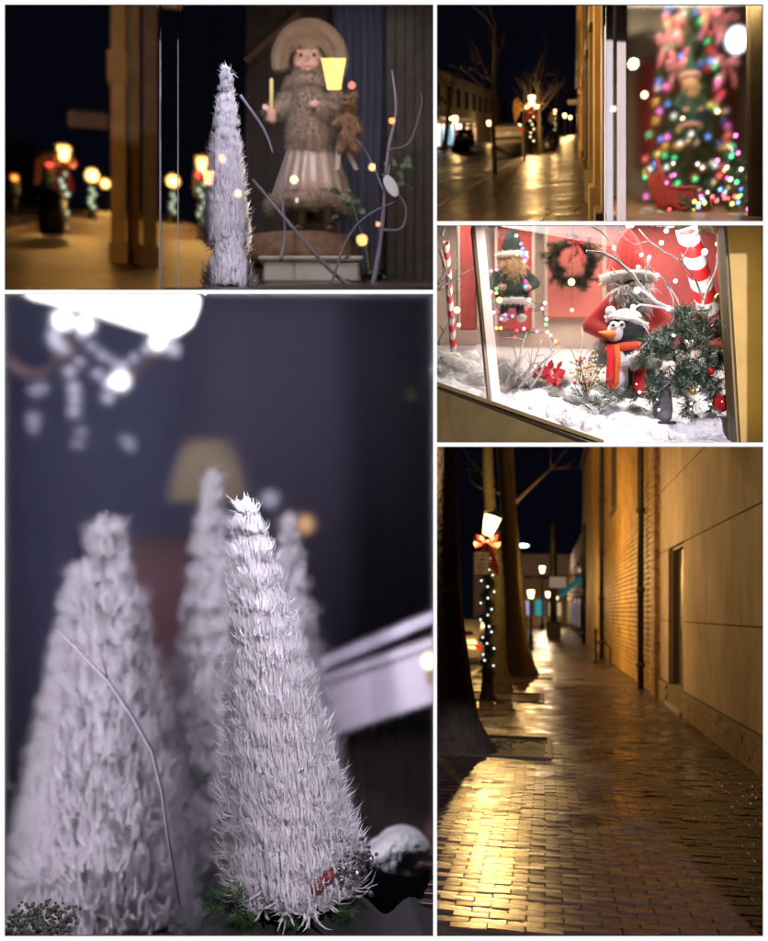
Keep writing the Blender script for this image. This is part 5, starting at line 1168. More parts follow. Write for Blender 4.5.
fl4.f = [(jj * (NXb + 1) + ii, jj * (NXb + 1) + ii + 1, (jj + 1) * (NXb + 1) + ii + 1, (jj + 1) * (NXb + 1) + ii) for jj in range(NYb) for ii in range(NXb)]
struct('display_bed', fl4, mat('white_batting', (.82, .81, .83), .95, bump=(26, .9, .04)), True)
# sill and fascia
si = thing('window_sill', 'olive gold wooden sill running under the penguin window', 'window sill', W(500, 440, 6.5)); og = si.location.copy()
def beam(a, c, m_, nm, par, hpx, dep, og):      # a, c: (px, py, Y) of the two upper edges
    b = MB(); A, C_ = W(*a), W(*c); h1, h2 = V((0, 0, -hpx * a[2] / F)), V((0, 0, -hpx * c[2] / F)); k = V((0, dep, 0))
    b.hexa([A + h1, C_ + h2, C_ + h2 + k, A + h1 + k, A, C_, C_ + k, A + k]); return b.build(nm, m_, par, org=og)
beam((436.6, 381.5, 7.25), (604, 444.0 - 4, 5.7), mat('gold_sill', (.42, .30, .12), .45, noise=(5, .25)), 'sill_top', si, 4, .12, og)
beam((436.6, 385.8, 7.24), (588, 441.5, 5.8), mat('dark_rebate', (.05, .035, .015), .6), 'rebate', si, 3, .1, og)
b = MB(); A = [W(436.6, 389, 7.22), W(580, 442.9, 5.85), W(436.6, 442.9, 7.22)]; k = V((0, .06, 0)); b.add([*A, *[p + k for p in A]], [(0, 1, 2), (5, 4, 3), (0, 3, 4, 1), (1, 4, 5, 2), (2, 5, 3, 0)]); b.build('fascia', oliv, si, org=og)
pp = thing('window_post', 'pale pink painted upright between two panes of the penguin window', 'post', W(492, 402, 6.85)); og = pp.location.copy()
def lean(nm, xt, xb, w, yt, yb, Yt, Yb, dep, m_, par, og, wb=None):
    wb = wb or w; b = MB(); k = V((0, dep, 0)); p = [W(xb, yb, Yb), W(xb + wb, yb, Yb), W(xt + w, yt, Yt), W(xt, yt, Yt)]
    b.hexa([p[0], p[1], p[1] + k, p[0] + k, p[3], p[2], p[2] + k, p[3] + k]); return b.build(nm, m_, par, org=og)
lean('upright', 475, 492, 9, 225.5, 403, 6.85, 6.85, .12, mat('pink_white_paint', (.68, .56, .55), .5), pp, og)
lean('dark_edge', 472, 489, 3, 225.5, 401.5, 6.84, 6.84, .13, mat('bronze_edge', (.10, .06, .03), .4, .4), pp, og)
rp4 = thing('door_post', 'broad olive gold post at the right of the penguin window', 'post', W(750, 442, 5.55)); og = rp4.location.copy()
lean('upright', 728, 741, 40, 225.5, 442.3, 5.55, 5.55, .2, mat('ochre_paint', (.36, .25, .075), .6, noise=(3, .2)), rp4, og, 28)
lean('stop_bead', 724, 737, 4, 225.5, 442.3, 5.58, 5.58, .1, mat('dark_ochre', (.2, .13, .05), .6), rp4, og)
def quadpane(pts, label, refl=1.0):
    k = V((0, .008, 0)); p = [W(*a) for a in pts]; b = MB(); b.hexa([p[0], p[1], p[1] + k, p[0] + k, p[3], p[2], p[2] + k, p[3] + k]); tag(b.build('window_pane', glassmat('clear_glass_%g' % refl, (.97, .97, .98), 0, refl)), label, 'window pane')
quadpane([(502, 404, 6.86), (735, 441.5, 5.56), (726, 225.6, 5.56), (485, 225.6, 6.86)], 'large pane of the penguin window next to the pink upright', .25)
quadpane([(437.4, 382, 7.26), (490, 400, 6.9), (473, 225.6, 6.9), (437.4, 225.6, 7.26)], 'narrow pane at the far end of the penguin window', .3)

# snow
snow = mat('cotton_snow', (.86, .86, .88), .95, bump=(22, .9, .04)); q = random.Random(14)
def heap(label, pts, Y, name='snow_heap'):
    P = Px(pts[0][0], pts[0][1], Y); t = thing(name, label, 'snow', P.loc, 0, 'cotton snow in the penguin window'); b = MB()
    for x, y, r, Yb in pts: b.ball(W(x, y, Yb) - P.loc, (r * Yb / F * 1.2, r * Yb / F * .9, r * Yb / F * .85))
    o = blob(b, 'cotton', snow, t, 1.6 * P.s, 5); fuzz(o, 'fluff', 900, 4 * P.s, .3 * P.s, leafmat('cotton_fibre', (.85, .85, .88), .4), t, q, 0); return t
heap('long bank of cotton snow behind the window sill', [(512, 400, 9, 7.0), (527, 402, 13, 6.85), (545, 408, 14, 6.65), (562, 414, 14, 6.45), (580, 420, 15, 6.25), (598, 427, 15, 6.1), (538, 396, 9, 6.9), (612, 431, 14, 6.0)], 6.6)
heap('high cotton snow mound in front of the penguin', [(622, 424, 15, 6.05), (640, 428, 15, 6.0), (658, 432, 16, 5.95), (610, 412, 10, 6.3), (648, 418, 10, 6.2)], 6.05)
heap('cotton snow beside the olive post', [(682, 434, 14, 5.9), (702, 432, 15, 5.9), (724, 430, 17, 5.9), (705, 418, 11, 6.1)], 5.95)
heap('cotton snow behind the narrow far pane', [(452, 362, 12, 7.8), (466, 370, 13, 7.7), (480, 380, 12, 7.5), (443, 370, 10, 7.8), (470, 358, 9, 7.9)], 7.7)
heap('cotton snow heaped round the grey twigs', [(508, 372, 12, 7.5), (520, 380, 12, 7.3), (540, 386, 10, 7.2), (575, 394, 11, 6.9), (502, 362, 8, 7.6), (560, 384, 9, 7.2), (590, 398, 10, 6.8)], 7.2)
heap('small cotton snow ball behind the penguin', [(602, 350, 8, 7.4), (598, 360, 8, 7.4)], 7.4)

gnome(512, 322, 227, 8.1, 'gnome figure in black felt with tan beard beside the coloured lights', mat('black_green_felt', (.008, .02, .017), .9), mat('black_green_felt'), whitefur, tanhair, 25)
gnome(628, 392, 228, 7.5, 'large plush figure in red suit with full white beard', redfelt, redfelt, whitefur, whitefur, 42, cat='figure', name='bearded_figure')
# wreath
wr = thing('wreath', 'dark evergreen wreath hung on the salmon panel', 'wreath', W(573, 262, 8.6)); P = Px(573, 262, 8.6); st, nd, fr = MB(), MB(), MB(); q = random.Random(15)
for i in range(46):
    a = 2 * PI * i / 46; r = 20 * P.s * q.uniform(.85, 1.1); sprig(st, nd, V((math.cos(a) * r, 0, math.sin(a) * r)), (-math.sin(a) + math.cos(a) * q.gauss(0, .7), q.gauss(-.4, .4), math.cos(a) + math.sin(a) * q.gauss(0, .7)), 13 * P.s, q, .06, .004, 60, 0, False)
st.build('stems', twig_m, wr, fix=False); nd.build('needles', leafmat('wreath_needles', (.035, .04, .02), .15, .7, (12, .5)), wr, fix=False)['kind'] = 'stuff'
b = MB(); b.tube([V((math.cos(a) * 20 * P.s, .02, math.sin(a) * 20 * P.s)) for a in [2 * PI * i / 24 for i in range(25)]], .035, 7, False); b.build('ring', twig_m, wr, True)
bow_mesh((0, -.1, 17 * P.s), .22).build('bow', mat('dark_red_ribbon', (.3, .015, .02), .5), wr, True)

# penguin
blur_pane(497, 226, 734, 398, 7.02, .09, 'added blurring glass behind the plush penguin')
pg = thing('plush_penguin', 'glittery black plush penguin with white cap and red scarf', 'penguin', W(628, 400, 6.3)); P = Px(628, 400, 6.3); s = P.s
blk = mat('black_plush', (.010, .010, .012), .8, noise=(160, .9, (.05, .05, .06)), bump=(90, .6, .01))
b = MB(); b.ball(P(631, 368), (21 * s, 18 * s, 31 * s), 20, 14); b.ball(P(626, 331), (19 * s, 16.5 * s, 17.5 * s), 20, 14); b.cap(P(628, 345), P(630, 355), 14 * s, 16 * s)
b.cap(P(647, 352, 2 * s), P(654, 384, 0), 6 * s, 4 * s); b.cap(P(613, 354, -6 * s), P(610, 382, -12 * s), 4.5 * s, 3 * s)
blob(b, 'body', blk, pg, 1.1 * s, 4)
b = MB(); b.ball(P(616.5, 374, -7 * s), (12 * s, 13 * s, 24 * s), 18, 12); b.build('belly', mat('white_felt_belly', (.78, .76, .76), .9), pg, True)
b = MB(); b.ball(P(613.5, 333, -9 * s), (8.5 * s, 9 * s, 10 * s), 16, 10); fc = b.build('face', mat('white_felt_belly'), pg, True)
for x, y, dy in ((609.5, 328, -17), (618, 327.5, -16.5)):
    b = MB(); b.ball(P(x, y, dy * s), (3.6 * s, 2.4 * s, 4.2 * s)); e = b.build('eye', mat('eye_white', (.8, .8, .8), .3), fc, True); bulb(P(x - .6, y, (dy - 2.1) * s), 1.7 * s, mat('black_bead', (.01, .01, .01), .2), e, 'pupil')
b = MB(); b.lathe([(6 * s, 0), (5.4 * s, 3 * s), (3.4 * s, 9 * s), (1.2 * s, 15 * s), (.3 * s, 17 * s)], P(609, 337, -16 * s), 14, Matrix.Rotation(-1.45, 3, 'Y') @ Matrix.Rotation(.35, 3, 'X'), sx=.75); b.build('beak', mat('orange_felt', (.75, .20, .03), .8), pg, True)
b = MB(); b.ball(P(626, 318), (15.5 * s, 14 * s, 9 * s), 18, 12); b.v = [v_ for v_ in b.v]; b.build('cap', whitefur, pg, True)
b = MB(); pts = [P(627, 322) + V((math.cos(a) * 18.3 * s, math.sin(a) * 16.5 * s, -(math.cos(a)) * 5 * s)) for a in [2 * PI * i / 26 for i in range(27)]]; b.tube(pts, 2.6 * s, 8, False); tr = b.build('cap_band', whitefur, pg, True); fuzz(tr, 'band_fur', 500, 2.6 * s, .2 * s, whitefur, pg, random.Random(4), 0)
bulb(P(610, 312, -3 * s), 5.5 * s, whitefur, pg, 'pompom')
b = MB(); pts = [P(627, 348) + V((math.cos(a) * 18 * s, math.sin(a) * 16.5 * s, math.cos(a) * 1.5 * s)) for a in [2 * PI * i / 26 for i in range(27)]]; b.tube(pts, 4.2 * s, 8, False); b.build('scarf', mat('red_orange_knit', (.72, .07, .03), .85, bump=(70, .6, .01)), pg, True)
for x0, x1, m_, dy in ((606, 605.5, mat('red_knit', (.62, .015, .02), .85, bump=(70, .6, .01)), -20), (611.5, 610.5, mat('orange_knit', (.8, .16, .03), .85), -18.5)):
    b = MB(); b.blade([P(x0, 347, dy * s), P(x0 + .5, 362, (dy - 2) * s), P(x1, 378, (dy - 2) * s), P(x1 - .5, 393, (dy - 1) * s)], V((1, -.15, 0)).normalized(), [3.4 * s, 4 * s, 4.2 * s, 4.2 * s]); o = b.build('scarf_end', m_, pg, True)
    o.modifiers.new('thick', 'SOLIDIFY').thickness = 1.6 * s
# stocking and boot by the penguin
sk_ = thing('red_stocking', 'red stocking with white fluffy cuff leaning on the penguin', 'stocking', W(645, 398, 6.1)); P = Px(645, 398, 6.1); s = P.s
b = MB(); b.cap(P(640, 366), P(639, 384), 7 * s, 6 * s, 12); b.cap(P(639, 386), P(648, 395, -3 * s), 6 * s, 5 * s, 12); blob(b, 'sock', mat('red_knit'), sk_, 1.0 * s, 4)
b = MB()
for x, y, r in ((630, 361, 6), (638, 358, 7), (647, 362, 7), (656, 364, 6), (634, 366, 5)): b.ball(P(x, y, -3 * s), r * s)
o = blob(b, 'cuff', whitefur, sk_, 1.0 * s, 4); fuzz(o, 'cuff_fur', 500, 3 * s, .25 * s, whitefur, sk_, random.Random(6), 0)
bt = thing('grey_felt_boot', 'grey felt boot standing in the snow beside the stocking', 'boot', W(662, 424, 6.0)); P = Px(662, 424, 6.0); s = P.s
b = MB(); b.cap(P(661, 384), P(663, 412), 9.5 * s, 10 * s, 14); b.cap(P(663, 415), P(661, 417, -14 * s), 9 * s, 7 * s, 14); blob(b, 'upper', mat('grey_felt', (.13, .12, .14), .95, noise=(20, .3)), bt, 1.1 * s, 4)
b = MB(); b.cbox(P(662, 423.5, -6 * s), (19 * s, 30 * s, 3 * s), .008); b.build('sole', mat('black_rubber', (.02, .02, .02), .7), bt)
for x, y, r, lab in ((668, 354, 7, 'white fur ball on the evergreen garland'), (659, 342, 6, 'small white fur ball above the stocking')):
    o = MB(); o.ball((0, 0, 0), r * .006); w = o.build('fur_ball', whitefur, None, True, loc=W(x, y, 5.95)); tag(w, lab, 'ornament'); fuzz(w, 'fur', 200, .015, .0012, whitefur, w, random.Random(2), 0).location = (0, 0, 0)

# white branches with bulbs
wb = thing('white_branch', 'white painted branch with round white bulbs above the penguin', 'branch', W(690, 420, 6.0)); P = Px(690, 420, 6.0); wm = mat('white_branch_paint', (.88, .85, .84), .5, bump=(40, .5))
white_b = emat('white_fairy_bulb', (1, .97, .92), 5)
for pts, r in ((((694, 425), (689, 400), (687, 375), (690, 350), (684, 325), (670, 310), (655, 303), (643, 290), (633, 273), (618, 260), (604, 253), (586, 252)), .017), (((670, 310), (652, 307), (640, 305), (630, 310), (621, 316)), .008), (((655, 303), (648, 290), (646, 272), (652, 255)), .006), (((684, 325), (676, 300), (664, 280), (650, 268), (648, 258)), .006), (((633, 273), (622, 262), (612, 243), (600, 232), (590, 228)), .006), (((604, 253), (596, 246), (588, 243)), .004), (((690, 350), (700, 330), (704, 300), (716, 270), (722, 240)), .009), (((704, 300), (694, 280), (680, 262), (664, 252), (650, 240), (640, 228)), .007), (((640, 320), (648, 335), (655, 348)), .004), (((664, 280), (672, 300), (673, 325), (672, 340)), .004), (((680, 262), (690, 245), (700, 230)), .005), (((650, 240), (636, 244), (626, 238), (618, 229)), .004)):
    k = [P(x, y, .03 * math.sin(x * .05 + y * .03)) for x, y in pts]; b = MB(); b.tube(k, [r * (1 - .6 * i / len(k)) for i in range(len(k))], 7); b.build('branch', wm, wb, True)
for x, y, r in ((636, 291, 4), (632, 308, 3.4), (637, 268, 2.6), (667, 309, 3.4), (688, 341, 4), (703, 253, 4), (613, 249, 2.6), (660, 244, 3), (665, 232, 3), (674, 282, 2.6), (725, 277, 4.2), (672, 336, 2.4), (648, 258, 2.2), (716, 245, 3), (640, 256, 2.4), (656, 276, 2.6)): bulb(P(x, y, -.03), r * P.s * .8, white_b, wb)
# candy canes
def cane(label, x0, y0, x1, y1, rpx, Y, n, hook=False, grp=None):
    P = Px(x1, y1, Y); t = thing('candy_cane', label, 'candy cane', P.loc, 0, grp); r = rpx * P.s; A, B = P(x1, y1), P(x0, y0); path = [A.lerp(B, i / (n * 6)) for i in range(n * 6 + 1)]
    L = (B - A).length; d = (B - A).normalized(); sx = d.orthogonal().normalized(); sy = d.cross(sx); seg = 20
    for k in range(n * 2):      # slanted stripes as rings of their own
        b = MB(); vs = []
        for e in (k, k + 1):
            for j in range(seg):
                a = 2 * PI * j / seg; h = L * (e + .9 * math.cos(a - .6)) / (n * 2); h = min(max(h, 0), L); vs.append(A + d * h + (sx * math.cos(a) + sy * math.sin(a)) * r)
        b.add(vs, [(j, (j + 1) % seg, seg + (j + 1) % seg, seg + j) for j in range(seg)]); b.build('stripe', (mat('candy_red', (.6, .02, .025), .3, coat=.4), mat('candy_white', (.8, .76, .74), .3, coat=.4))[k % 2], t, True)
    return t
cane('thick red and white candy cane above the garland', 686, 226.5, 711, 318, 11, 6.5, 4)
cane('thin red and white striped pole behind the narrow far pane', 446, 240, 454, 356, 3.4, 7.9, 8)
# shiny red stocking and green leaf at the top right, presents
hg = thing('hanging_red_ornament', 'long dark red glass drop beside the candy cane', 'ornament', W(721, 232, 6.2)); P = Px(721, 232, 6.2); s = P.s
b = MB(); b.lathe([(.2 * s, -42 * s), (3.4 * s, -28 * s), (4.2 * s, -14 * s), (2.4 * s, -4 * s), (.8 * s, 0)], P(720, 244), 14); b.build('drop', mat('red_glass', (.5, .01, .015), .08, coat=.6), hg, True); b = MB(); b.tube([P(720, 244), P(722, 230)], .3 * s, 4); b.build('thread', wm, hg)
# evergreen garland at the right
eg = thing('evergreen_garland', 'dark frosted evergreen garland beside the olive post', 'garland', W(705, 430, 5.85)); P = Px(705, 430, 5.85); st, nd, fr = MB(), MB(), MB(); q = random.Random(18)
for i in range(80):
    x = q.uniform(676, 734); lo, hi = (296, 418) if x > 694 else (325, 385); y = q.uniform(lo, hi); sprig(st, nd, P(x, y, q.uniform(0, .25)), (q.gauss(-.2, .8), q.gauss(-.5, .4), q.gauss(.1, .7)), q.uniform(.1, .2), q, .055, .0026, 46, .1, i % 3 == 0, fr)
for x, y in ((655, 345), (660, 352), (648, 340), (668, 338), (657, 385), (655, 395), (662, 372), (670, 350), (645, 350)): sprig(st, nd, P(x + 10, y, 0), (-1, -.3, q.gauss(.1, .3)), .13, q, .05, .0026, 46, .1, True, fr)
st.build('stems', twig_m, eg, fix=False); nd.build('needles', ndl_m, eg, fix=False)['kind'] = 'stuff'; fr.build('frosted_needles', frost_m, eg, fix=False)['kind'] = 'stuff'
for i, (x, y, r) in enumerate(((718, 404, 9), (716, 300, 5), (708, 372, 4), (690, 392, 4))): bulb(P(x, y, -.05), r * P.s, (mat('red_bauble', (.45, .02, .02), .15, .2), mat('gold_bauble', (.6, .4, .1), .2, .6))[i % 2 if i else 0], eg, 'bauble')
fs4 = thing('frosted_fir_sprigs', 'frosted fir sprigs lying in snow at the foot of the penguin', 'fir sprigs', W(610, 402, 6.15)); P = Px(610, 402, 6.15); st, nd, fr = MB(), MB(), MB()
for i in range(26): x = q.uniform(580, 642); sprig(st, nd, P(x, q.uniform(388, 410), q.uniform(-.1, .1)), (q.gauss(0, 1), q.gauss(-.4, .3), q.uniform(.1, .9)), q.uniform(.1, .18), q, .05, .0022, 50, .1, False, fr)
st.build('stems', twig_m, fs4, fix=False); nd.build('needles', leafmat('grey_green_needles', (.10, .14, .09), .2, .7), fs4, fix=False)['kind'] = 'stuff'; fr.build('frosted_needles', frost_m, fs4, fix=False)['kind'] = 'stuff'
gb = thing('gold_berry_spray', 'spray of tiny gold berries left of the penguin', 'berry spray', W(586, 400, 6.5)); P = Px(586, 400, 6.5); b = MB(); q = random.Random(19)
for i in range(16):
    e = P(q.uniform(572, 601), q.uniform(356, 388), q.uniform(-.12, .12)); b.tube([P(586, 402), (P(586, 402) + e) / 2 + V((q.gauss(0, .02), 0, .02)), e], .0025, 4)
b.build('stems', twig_m, gb)
for i in range(120): bulb(P(q.gauss(587, 8), q.gauss(372, 8), q.gauss(0, .05)), q.uniform(.007, .012), (mat('gold_berry', (.6, .42, .16), .3, .4), mat('cream_berry', (.7, .6, .42), .5), mat('red_berry', (.5, .03, .03), .3))[0 if i % 3 == 0 else (1 if i % 5 else 2)], gb, 'berry')
pn = thing('poinsettia', 'red poinsettia flower in the snow left of the berry spray', 'flower', W(548, 388, 7.0)); P = Px(548, 388, 7.0)
for i in range(36):
    a = q.random() * 6.28; L = q.uniform(.045, .085); c0 = P(q.choice((541, 549, 556)) + q.gauss(0, 1.5), q.choice((371, 376, 379)) + q.gauss(0, 1), -.03 + q.gauss(0, .03)); d = V((math.cos(a), -.35, math.sin(a) * .8)).normalized(); sd = d.cross(V((0, -1, 0))).normalized()
    b = MB(); b.blade([c0, c0 + d * L * .35, c0 + d * L * .7, c0 + d * L], sd, [.006, L * .28, L * .22, .003]); b.build('petal', leafmat('poinsettia_red', (.5, .02, .03), .3), pn, True)
gt4 = thing('grey_twigs', 'bare grey twigs rising from the snow behind the pane', 'twigs', W(525, 388, 6.9)); P = Px(525, 388, 6.9)
for a, c in (((518, 388), (562, 348)), ((522, 386), (548, 344)), ((515, 384), (528, 330)), ((530, 388), (556, 352)), ((512, 380), (540, 366)), ((505, 386), (518, 352)), ((574, 392), (577, 325)), ((528, 384), (500, 360))):
    b = MB(); A, B = P(*a), P(*c); twig(b, A, B - A, (B - A).length, .011, q, 1, None, .1, 3); b.build('twig', mat('grey_twig', (.36, .32, .30), .7), gt4, True)
gt5 = thing('bundled_twigs', 'bundle of pale twigs behind the narrow far pane', 'twigs', W(446, 360, 7.7)); P = Px(446, 360, 7.7)
for a, c in (((438, 290), (462, 270)), ((437, 284), (458, 258)), ((438, 345), (450, 318)), ((440, 250), (452, 300)), ((441, 235), (446, 228))):
    b = MB(); A, B = P(*a), P(*c); twig(b, A, B - A, (B - A).length, .014, q, 1, None, .06, 2); b.build('twig', mat('grey_twig'), gt5, True)
# coloured light string
ls = thing('coloured_light_string', 'string of small coloured lights hanging beside the black gnome', 'light string', W(520, 330, 7.4)); P = Px(520, 330, 7.4)
CL = {'w': (1, .72, .4), 'p': (.6, .2, .9), 'b': (.12, .3, 1), 't': (.1, .8, .8), 'W': (.95, .95, 1), 'k': (1, .3, .6), 'm': (.95, .05, .4), 'g': (1, .65, .12), 'r': (1, .06, .08), 'G': (.1, .85, .25), 'o': (1, .4, .1)}
spots = [(346, 58, 'w'), (366, 92, 'p'), (372, 112, 'b'), (376, 130, 't'), (388, 130, 'W'), (348, 135, 'w'), (382, 150, 'm'), (380, 165, 'w'), (240, 205, 'k'), (263, 200, 'k'), (385, 250, 'm'), (385, 272, 'b'), (240, 294, 'k'), (262, 280, 'G'), (262, 298, 'g'), (400, 326, 'W'), (466, 340, 'W'), (388, 364, 'r'), (455, 364, 'k'), (472, 408, 'W'), (470, 430, 'G'), (475, 462, 'w'), (378, 448, 'k'), (432, 460, 'p'), (348, 455, 'r'), (340, 484, 'r'), (283, 407, 'k'), (262, 446, 'g'), (280, 446, 'g'), (490, 476, 'k'), (510, 502, 'o'), (524, 510, 'r'), (300, 390, 'p'), (330, 395, 'b'), (250, 380, 'W')]
wire = MB(); prev = None
for x, y, c in spots:
    p = P(434 + x / 4.2, 222 + y / 4.2, 0); bulb(p, .0125, emat('string_bulb_' + c, CL[c], 4.5), ls)
    if prev is not None and (p - prev).length < .25: wire.tube([prev, (prev + p) / 2 + V((0, .02, -.02)), p], .0025, 4)
    prev = p
wire.build('wire', mat('green_wire', (.02, .05, .02), .6), ls)
bw4 = thing('warm_globe_lights', 'few large warm globe lights hanging in the penguin window', 'light string', W(500, 300, 6.95)); P = Px(500, 300, 6.95)
for x, y, r in ((499.5, 300, .022), (571.5, 282, .026), (572, 310, .014), (457, 310, .024), (459, 325, .014)):
    bulb(P(x, y), r, emat('warm_globe', (1, .72, .32), 3), bw4); b = MB(); b.tube([P(x, y), P(x + 1, 226)], .0012, 4); b.build('wire', mat('green_wire', (.02, .05, .02), .6), bw4)
sn_l = thing('white_light_string', 'white fairy lights scattered over the snow at the olive post', 'light string', W(690, 420, 5.95)); P = Px(690, 420, 5.95); q = random.Random(23)
for i in range(34): bulb(P(q.uniform(640, 732), q.uniform(378, 425), q.uniform(-.05, .2)), q.uniform(.005, .010), white_b, sn_l)
b = MB(); b.tube([P(640 + 8 * i, 405 + 10 * math.sin(i * 1.7), .02) for i in range(12)], .003, 4); b.build('wire', wm, sn_l)
room_fill(590, 224.8, 7.9, 280, 1.6, 55, (1, .86, .72)); room_fill(600, 224.8, 6.4, 200, .8, 48, (1, .92, .84))  # unseen overhead fill added for the penguin display
fill_strip(445, 755, 444.6, 444.6, 26, (1, .80, .50)); fill_strip(445, 725, 223.3, 223.3, 55, (1, .9, .78)); fill_strip(765.4, 765.4, 230, 438, 12, (1, .74, .34)); fill_strip(435.1, 435.1, 230, 438, 40, (1, .8, .5)); fill_strip(500, 730, 227, 227, 26, (1, .9, .8), 7.06); fill_strip(732, 732, 230, 380, 12, (1, .9, .8), 7.06); fill_strip(520, 700, 396, 396, 16, (1, .92, .84), 7.06)  # added fill strips brighten the posts, sill and figures

# ------------------------------------------------------------------ white feather trees (lower left opening)
quadwall('back_wall', 2, 292.6, 434.4, 938, 11.0, mat('dark_plum_wall', (.035, .032, .055), .9, noise=(.8, .4)))
tbl = MB(); tbl.add([W(3, 937.2, 5.3), W(434, 937.2, 5.3), W(434, 934, 8.3), W(434, 900, 10.9), W(3, 900, 10.9), W(3, 934, 8.3)], [(0, 1, 2, 5), (5, 2, 3, 4)])
struct('display_table', tbl, mat('dark_table_wood', (.018, .013, .014), .5, noise=(4, .4)))
# curtains at the back
def drape(label, x0, x1, y0, y1, Y, m_, folds, amp, seed):
    P = Px((x0 + x1) / 2, y1, Y); t = thing('curtain', label, 'curtain', P.loc); q = random.Random(seed); b = MB(); n = 90; vv = []; ph = [q.uniform(0, 6) for _ in range(4)]
    for i in range(n + 1):
        for j in range(9):
            k = j / 8; x = x0 + (x1 - x0) * i / n; vv.append(P(x + 2.5 * math.sin(k * 4 + ph[0] + i * .2), y0 + (y1 - y0) * k, amp * (math.sin(i / n * folds * 6.28 + ph[1] + .5 * k) + .4 * math.sin(i / n * folds * 15 + ph[2]))))
    b.add(vv, [(i * 9 + j, i * 9 + j + 1, i * 9 + 10 + j, i * 9 + 9 + j) for i in range(n) for j in range(8)]); b.build('cloth', m_, t, True)
    b = MB(); b.tube([P(x0 - 3, y0 + .5), P(x1 + 3, y0 + .5)], .016, 6); b.build('rail', iron, t)
drape('violet grey curtain in the middle behind the feather trees', 190, 345, 294.5, 700, 10.6, mat('violet_grey_cloth', (.12, .11, .17), .9, sheen=.3), 5, .10, 1)
drape('dark blue curtain below the crystal chandelier', 6, 188, 294.5, 760, 10.7, mat('dark_blue_cloth', (.075, .085, .15), .9, sheen=.3), 5, .10, 2)
drape('near black curtain at the right of the feather trees', 347, 432, 294.5, 640, 10.5, mat('black_plum_cloth', (.022, .02, .03), .9), 4, .10, 3)
# rough glass added to blur the room behind the trees
mg = MB(); k = V((0, .02, 0)); p = [W(4, 938, 8.35), W(433.5, 938, 8.35), W(433.5, 293.5, 8.35), W(4, 293.5, 8.35)]; mg.hexa([p[0], p[1], p[1] + k, p[0] + k, p[3], p[2], p[2] + k, p[3] + k])
tag(mg.build('blur_screen', blurmat('strong_blur_glass', .36)), 'added blurring glass standing behind the white feather trees', 'glass screen')
# chandelier and slanted ceiling light
lamp_white = emat('white_panel_light', (.95, .95, 1.0), 9)
fx = thing('slanted_light_panel', 'bright white slanted light panel above the crystal strands', 'light fixture', W(110, 294, 7.4)); P = Px(110, 294, 7.4)
b = MB(); b.prism([P(22, 293.8, -.1), P(70, 306, -.1), P(120, 322, -.1), P(156, 333, -.1), P(172, 332, -.1), P(186, 322, -.1), P(193, 306, -.1), P(195, 293.8, -.1)], .3); b.build('diffuser', lamp_white, fx)
b = MB(); b.tube([P(24, 295.5, -.11), P(70, 307.5, -.11), P(120, 323.5, -.11), P(156, 334.5, -.11)], .006, 6); b.build('rim', mat('dull_steel', (.3, .3, .34), .35, .8), fx, True)
ch = thing('crystal_chandelier', 'crystal bead chandelier strands hanging below the white light panel', 'chandelier', W(110, 294, 8.62)); P = Px(110, 294, 8.62)
cry = mat('glowing_crystal_bead', (.80, .78, .90), .12, spec=.8, emit=(.8, .78, 1), es=.8); cryb = emat('bright_glow_crystal', (.95, .93, 1), 4); crym = mat('faint_glow_crystal', (.55, .53, .68), .2, emit=(.75, .74, 1), es=.3)  # crystals glow of themselves, in place of reflected lamp light
def strand(pts, n, r, m_, jig=0):
    k = [P(x, y, 0) for x, y in pts]; seg = len(k) - 1; line = MB(); pos = []
    for i in range(n):
        t = (i / max(n - 1, 1)) * seg; j = min(int(t), seg - 1); pos.append(k[j].lerp(k[j + 1], t - j))
    for p in pos: bulb(p, r * R.uniform(.85, 1.1), m_, ch, 'crystal')
    line.tube(k, .003, 4); line.build('wire', iron, ch)
strand([(82, 336), (95, 350), (110, 360), (122, 368)], 5, .034, cry); strand([(64, 350), (80, 362), (98, 374), (108, 384)], 4, .036, cry)
strand([(158, 338), (146, 350), (134, 358), (124, 366)], 4, .036, cry); strand([(118, 376), (108, 384), (108, 398)], 3, .046, cry); strand([(70, 372), (74, 388), (75, 400), (74, 412)], 4, .040, cry)
strand([(36, 391), (44, 388)], 2, .045, crym); strand([(34, 418), (34, 428)], 2, .045, crym); strand([(82, 432), (78, 444)], 2, .05, crym); strand([(126, 440), (130, 446)], 2, .05, crym); strand([(170, 338), (174, 350)], 2, .05, cry); strand([(54, 336), (56, 344)], 2, .045, cry)
for x, y, r in ((63, 320, .075), (85, 324, .062), (120, 381, .068), (158, 342, .06)): bulb(P(x, y), r, cryb, ch, 'bright_glow_crystal')
for pts in (((8, 360), (20, 372), (40, 376), (58, 362), (62, 340)), ((122, 378), (140, 372), (156, 356), (162, 342)), ((64, 340), (70, 352), (80, 366))):
    b = MB(); b.tube([P(x, y, .03) for x, y in pts], .022, 8); b.build('arm', mat('bronze_arm', (.30, .20, .16), .35, .4), ch, True)
